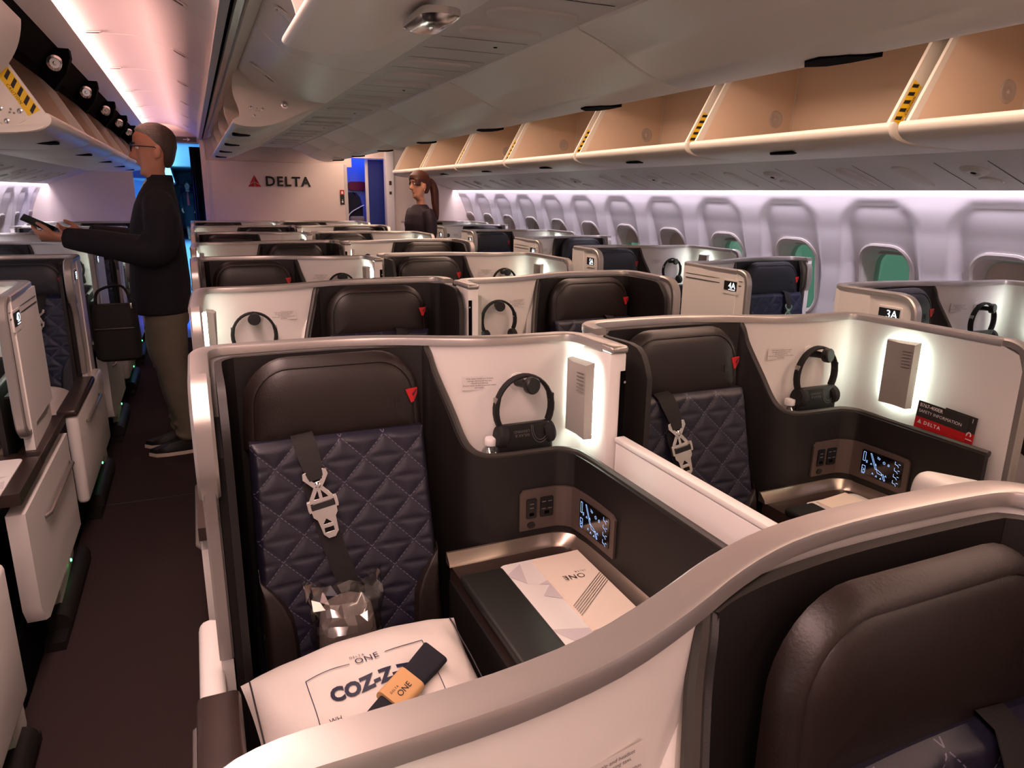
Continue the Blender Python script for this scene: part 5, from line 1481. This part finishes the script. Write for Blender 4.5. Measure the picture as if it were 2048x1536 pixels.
# --- the woman in the right aisle
def woman(loc, rz, label, hairm='hairauburn', unif='uniform', sc=.925, pony=True, tie=False):
    r = thing('person', label, 'person', loc, rz=rz); r.scale = (sc, sc, sc)
    body = MB(); head_volume(body, True)
    body.loft([oval(z, a, b, w) for z, a, b, w in ((.84, -.10, .10, .14), (1.05, -.10, .08, .12), (1.25, -.11, .08, .14), (1.40, -.06, .07, .14), (1.46, -.03, .06, .06))])
    for s in (-1, 1):
        limb(body, [(.0, s * .08, .90), (.0, s * .08, .5), (.01, s * .075, .10)], [.08, .055, .04]); limb(body, [(.01, s * .075, .09), (-.05, s * .075, .04), (-.13, s * .075, .025)], [.04, .035, .02])
        limb(body, [(.01, s * .17, 1.40), (.0, s * .215, 1.15), (-.10, s * .19, .95)], [.045, .036, .025])
        hand(body, (-.11, s * .188, .935), (-.5, -s * .1, -1), (-.6, -s * .7, .2), s, .5, .92)
    body_part('body', body, 'skin2', r, .0075, 3); eyes(r)
    mb = MB(); mb.loft([oval(z, a, b, w, 2.4, 22) for z, a, b, w in ((.42, -.11, .11, .15), (.60, -.12, .125, .17), (.85, -.115, .13, .185), (1.02, -.112, .100, .150), (1.12, -.118, .098, .150), (1.26, -.150, .105, .170), (1.36, -.115, .100, .178), (1.42, -.075, .09, .15), (1.465, -.048, .075, .075))])
    for s in (-1, 1): limb(mb, [(.005, s * .160, 1.40), (.012, s * .210, 1.30), (.005, s * .222, 1.15), (-.05, s * .208, 1.02), (-.095, s * .192, .955)], [.058, .066, .058, .050, .042], 14)
    body_part('uniform', mb, unif, r, .0115, 4)
    for k in range(3):
        mb = MB(); mb.lathe([(.006, 0), (.005, .003), (0, .003)], (-.08, -.250 + .012 * k, .985 + .022 * k), (-.3, -1, 0), 0, 8); part('cuff_button', mb, 'silver', r)
    mb = MB()
    mb.loft([oval(z, a, b, w, 2.2, 22) for z, a, b, w in ((1.575, .030, .090, .058), (1.62, .026, .110, .074), (1.66, .014, .122, .082), (1.70, -.066, .128, .088), (1.725, -.104, .127, .088), (1.76, -.098, .112, .078), (1.79, -.064, .085, .058), (1.812, -.018, .042, .026))])
    for s in (-1, 1): mb.loft([[Vector((x, s * y, z)) for x, y in ((-.088, w0), (-.055, w1), (-.02, w1 + .003), (-.02, w0 - .01))][::s] for z, w0, w1 in ((1.72, .06, .080), (1.69, .058, .079), (1.655, .066, .076))])
    if pony: limb(mb, [(.10, -.005, 1.70), (.150, -.012, 1.69), (.178, -.02, 1.60), (.180, -.03, 1.48), (.190, -.035, 1.36), (.200, -.035, 1.30)], [.040, .036, .046, .042, .030, .012], 12)
    body_part('hair', mb, hairm, r, .007, 2)
    if pony:
        for s in (-1, 1): 
            mb = MB(); mb.lathe([(0, -.007), (.006, 0), (0, .007)], (.018, s * .086, 1.612), (0, 0, 1), 0, 10); part('earring', mb, 'whiteink', r)
    if tie:
        mb = MB(); mb.loft([[Vector((-.155 + d, w, z)), Vector((-.150 + d, w, z)), Vector((-.150 + d, -w, z)), Vector((-.155 + d, -w, z))] for z, w, d in ((1.06, .03, .03), (1.25, .028, -.01), (1.40, .018, .05), (1.46, .014, .09))]); part('tie', mb, 'red', r)
    return r
woman((2.04, 6.95, 0), math.radians(14), 'woman with auburn ponytail and plum uniform in the right aisle')
woman((-.10, 24., 0), math.radians(88), 'tiny distant person in navy with red tie in the blue-lit doorway', 'hairdark', 'navyfab', .96, False, True)
# ------------------------------------------------------------------ camera and light
cam = bpy.data.cameras.new('camera'); co = bpy.data.objects.new('camera', cam); COL.objects.link(co)
cam.sensor_width = 36; cam.lens = 36 * 1420 / 2048; cam.clip_start = .02
ROT = ((0.91651967, -0.39976085, 0.01352612), (0.09112168, 0.24160002, 0.96608813), (-0.38947213, -0.88420625, 0.25785805))
mw = Matrix.Identity(4)
for r_ in range(3):
    for c_ in range(3): mw[c_][r_] = ROT[r_][c_]
mw[0][3], mw[1][3], mw[2][3] = 0, 0, 1.46
co.matrix_world = mw
SC.camera = co

def area(name, loc, rot, sx, sy, rgb, power):
    l = bpy.data.lights.new(name, 'AREA'); l.shape = 'RECTANGLE'; l.size = sx; l.size_y = sy; l.color = lin(rgb); l.energy = power
    o = bpy.data.objects.new(name, l); COL.objects.link(o); o.location = loc; o.rotation_euler = [math.radians(a) for a in rot]; return o
LEN = YE - YB - .2; YC = (YE + YB) / 2
PINK = (1., .80, .77); LILAC = (.90, .86, 1.); WARM = (1., .86, .76)
for right in (False, True):
    fx = mirx if right else (lambda x: x); s = -1 if right else 1
    # cove lamps washing the aisle ceiling: one tucked behind the outboard lip, one behind the rail beside the centre bins
    area('cove_lamp', (fx(-.575), YC, 2.062), (0, s * -100, 0), .05, LEN, (1., .76, .73), 108)
    # sidewall wash behind the service panel edge
    area('sidewall_lamp', (3.088 if right else mirx(3.088), YC, 1.545), (0, 0, 0), .03, LEN, (.96, .90, .97), 64)
# blue galley light and pale cabin light beyond the bulkhead
# added unseen fill lights over the aisles; the left one ends before the visible ceiling
area('added_aisle_fill', (-.11, .12, 2.085), (0, 0, 0), .26, 4.5, (1., .83, .79), 56)
area('added_aisle_fill', (mirx(-.11), YC, 2.085), (0, 0, 0), .26, LEN, WARM, 66)
gl = area('galley_lamp', (-.25, 9.16, 2.0), (0, 0, 0), .3, .2, (.12, .36, 1.), 26); gl.data.spread = math.radians(50)
area('galley_lamp', (-.2, 10.2, 2.08), (0, 0, 0), .6, 1.0, (.12, .30, 1.), 8).data.spread = math.radians(60)
area('galley_lamp', (2.0, 9.35, 2.08), (0, 0, 0), .5, .35, (.25, .42, 1.), 6)
area('aft_cabin_lamp', (-.2, 17.5, 2.08), (0, 0, 0), .8, 11., (.45, .82, 1.), 420).data.spread = math.radians(110)
wd = bpy.data.worlds.new('daylight'); SC.world = wd; wd.use_nodes = True
bg = wd.node_tree.nodes['Background']; bg.inputs[0].default_value = lin((.53, .68, .62)) + (1,); bg.inputs[1].default_value = .55
SC.view_settings.view_transform = 'Standard'; SC.view_settings.look = 'None'; SC.view_settings.gamma = 1; SC.view_settings.use_curve_mapping = False
SC.view_settings.exposure = .2
SC.cycles.use_denoising = True
SC.cycles.max_bounces = 8; SC.cycles.diffuse_bounces = 5; SC.cycles.transparent_max_bounces = 12
SC.cycles.caustics_reflective = False; SC.cycles.caustics_refractive = False
SC.cycles.sample_clamp_indirect = 6
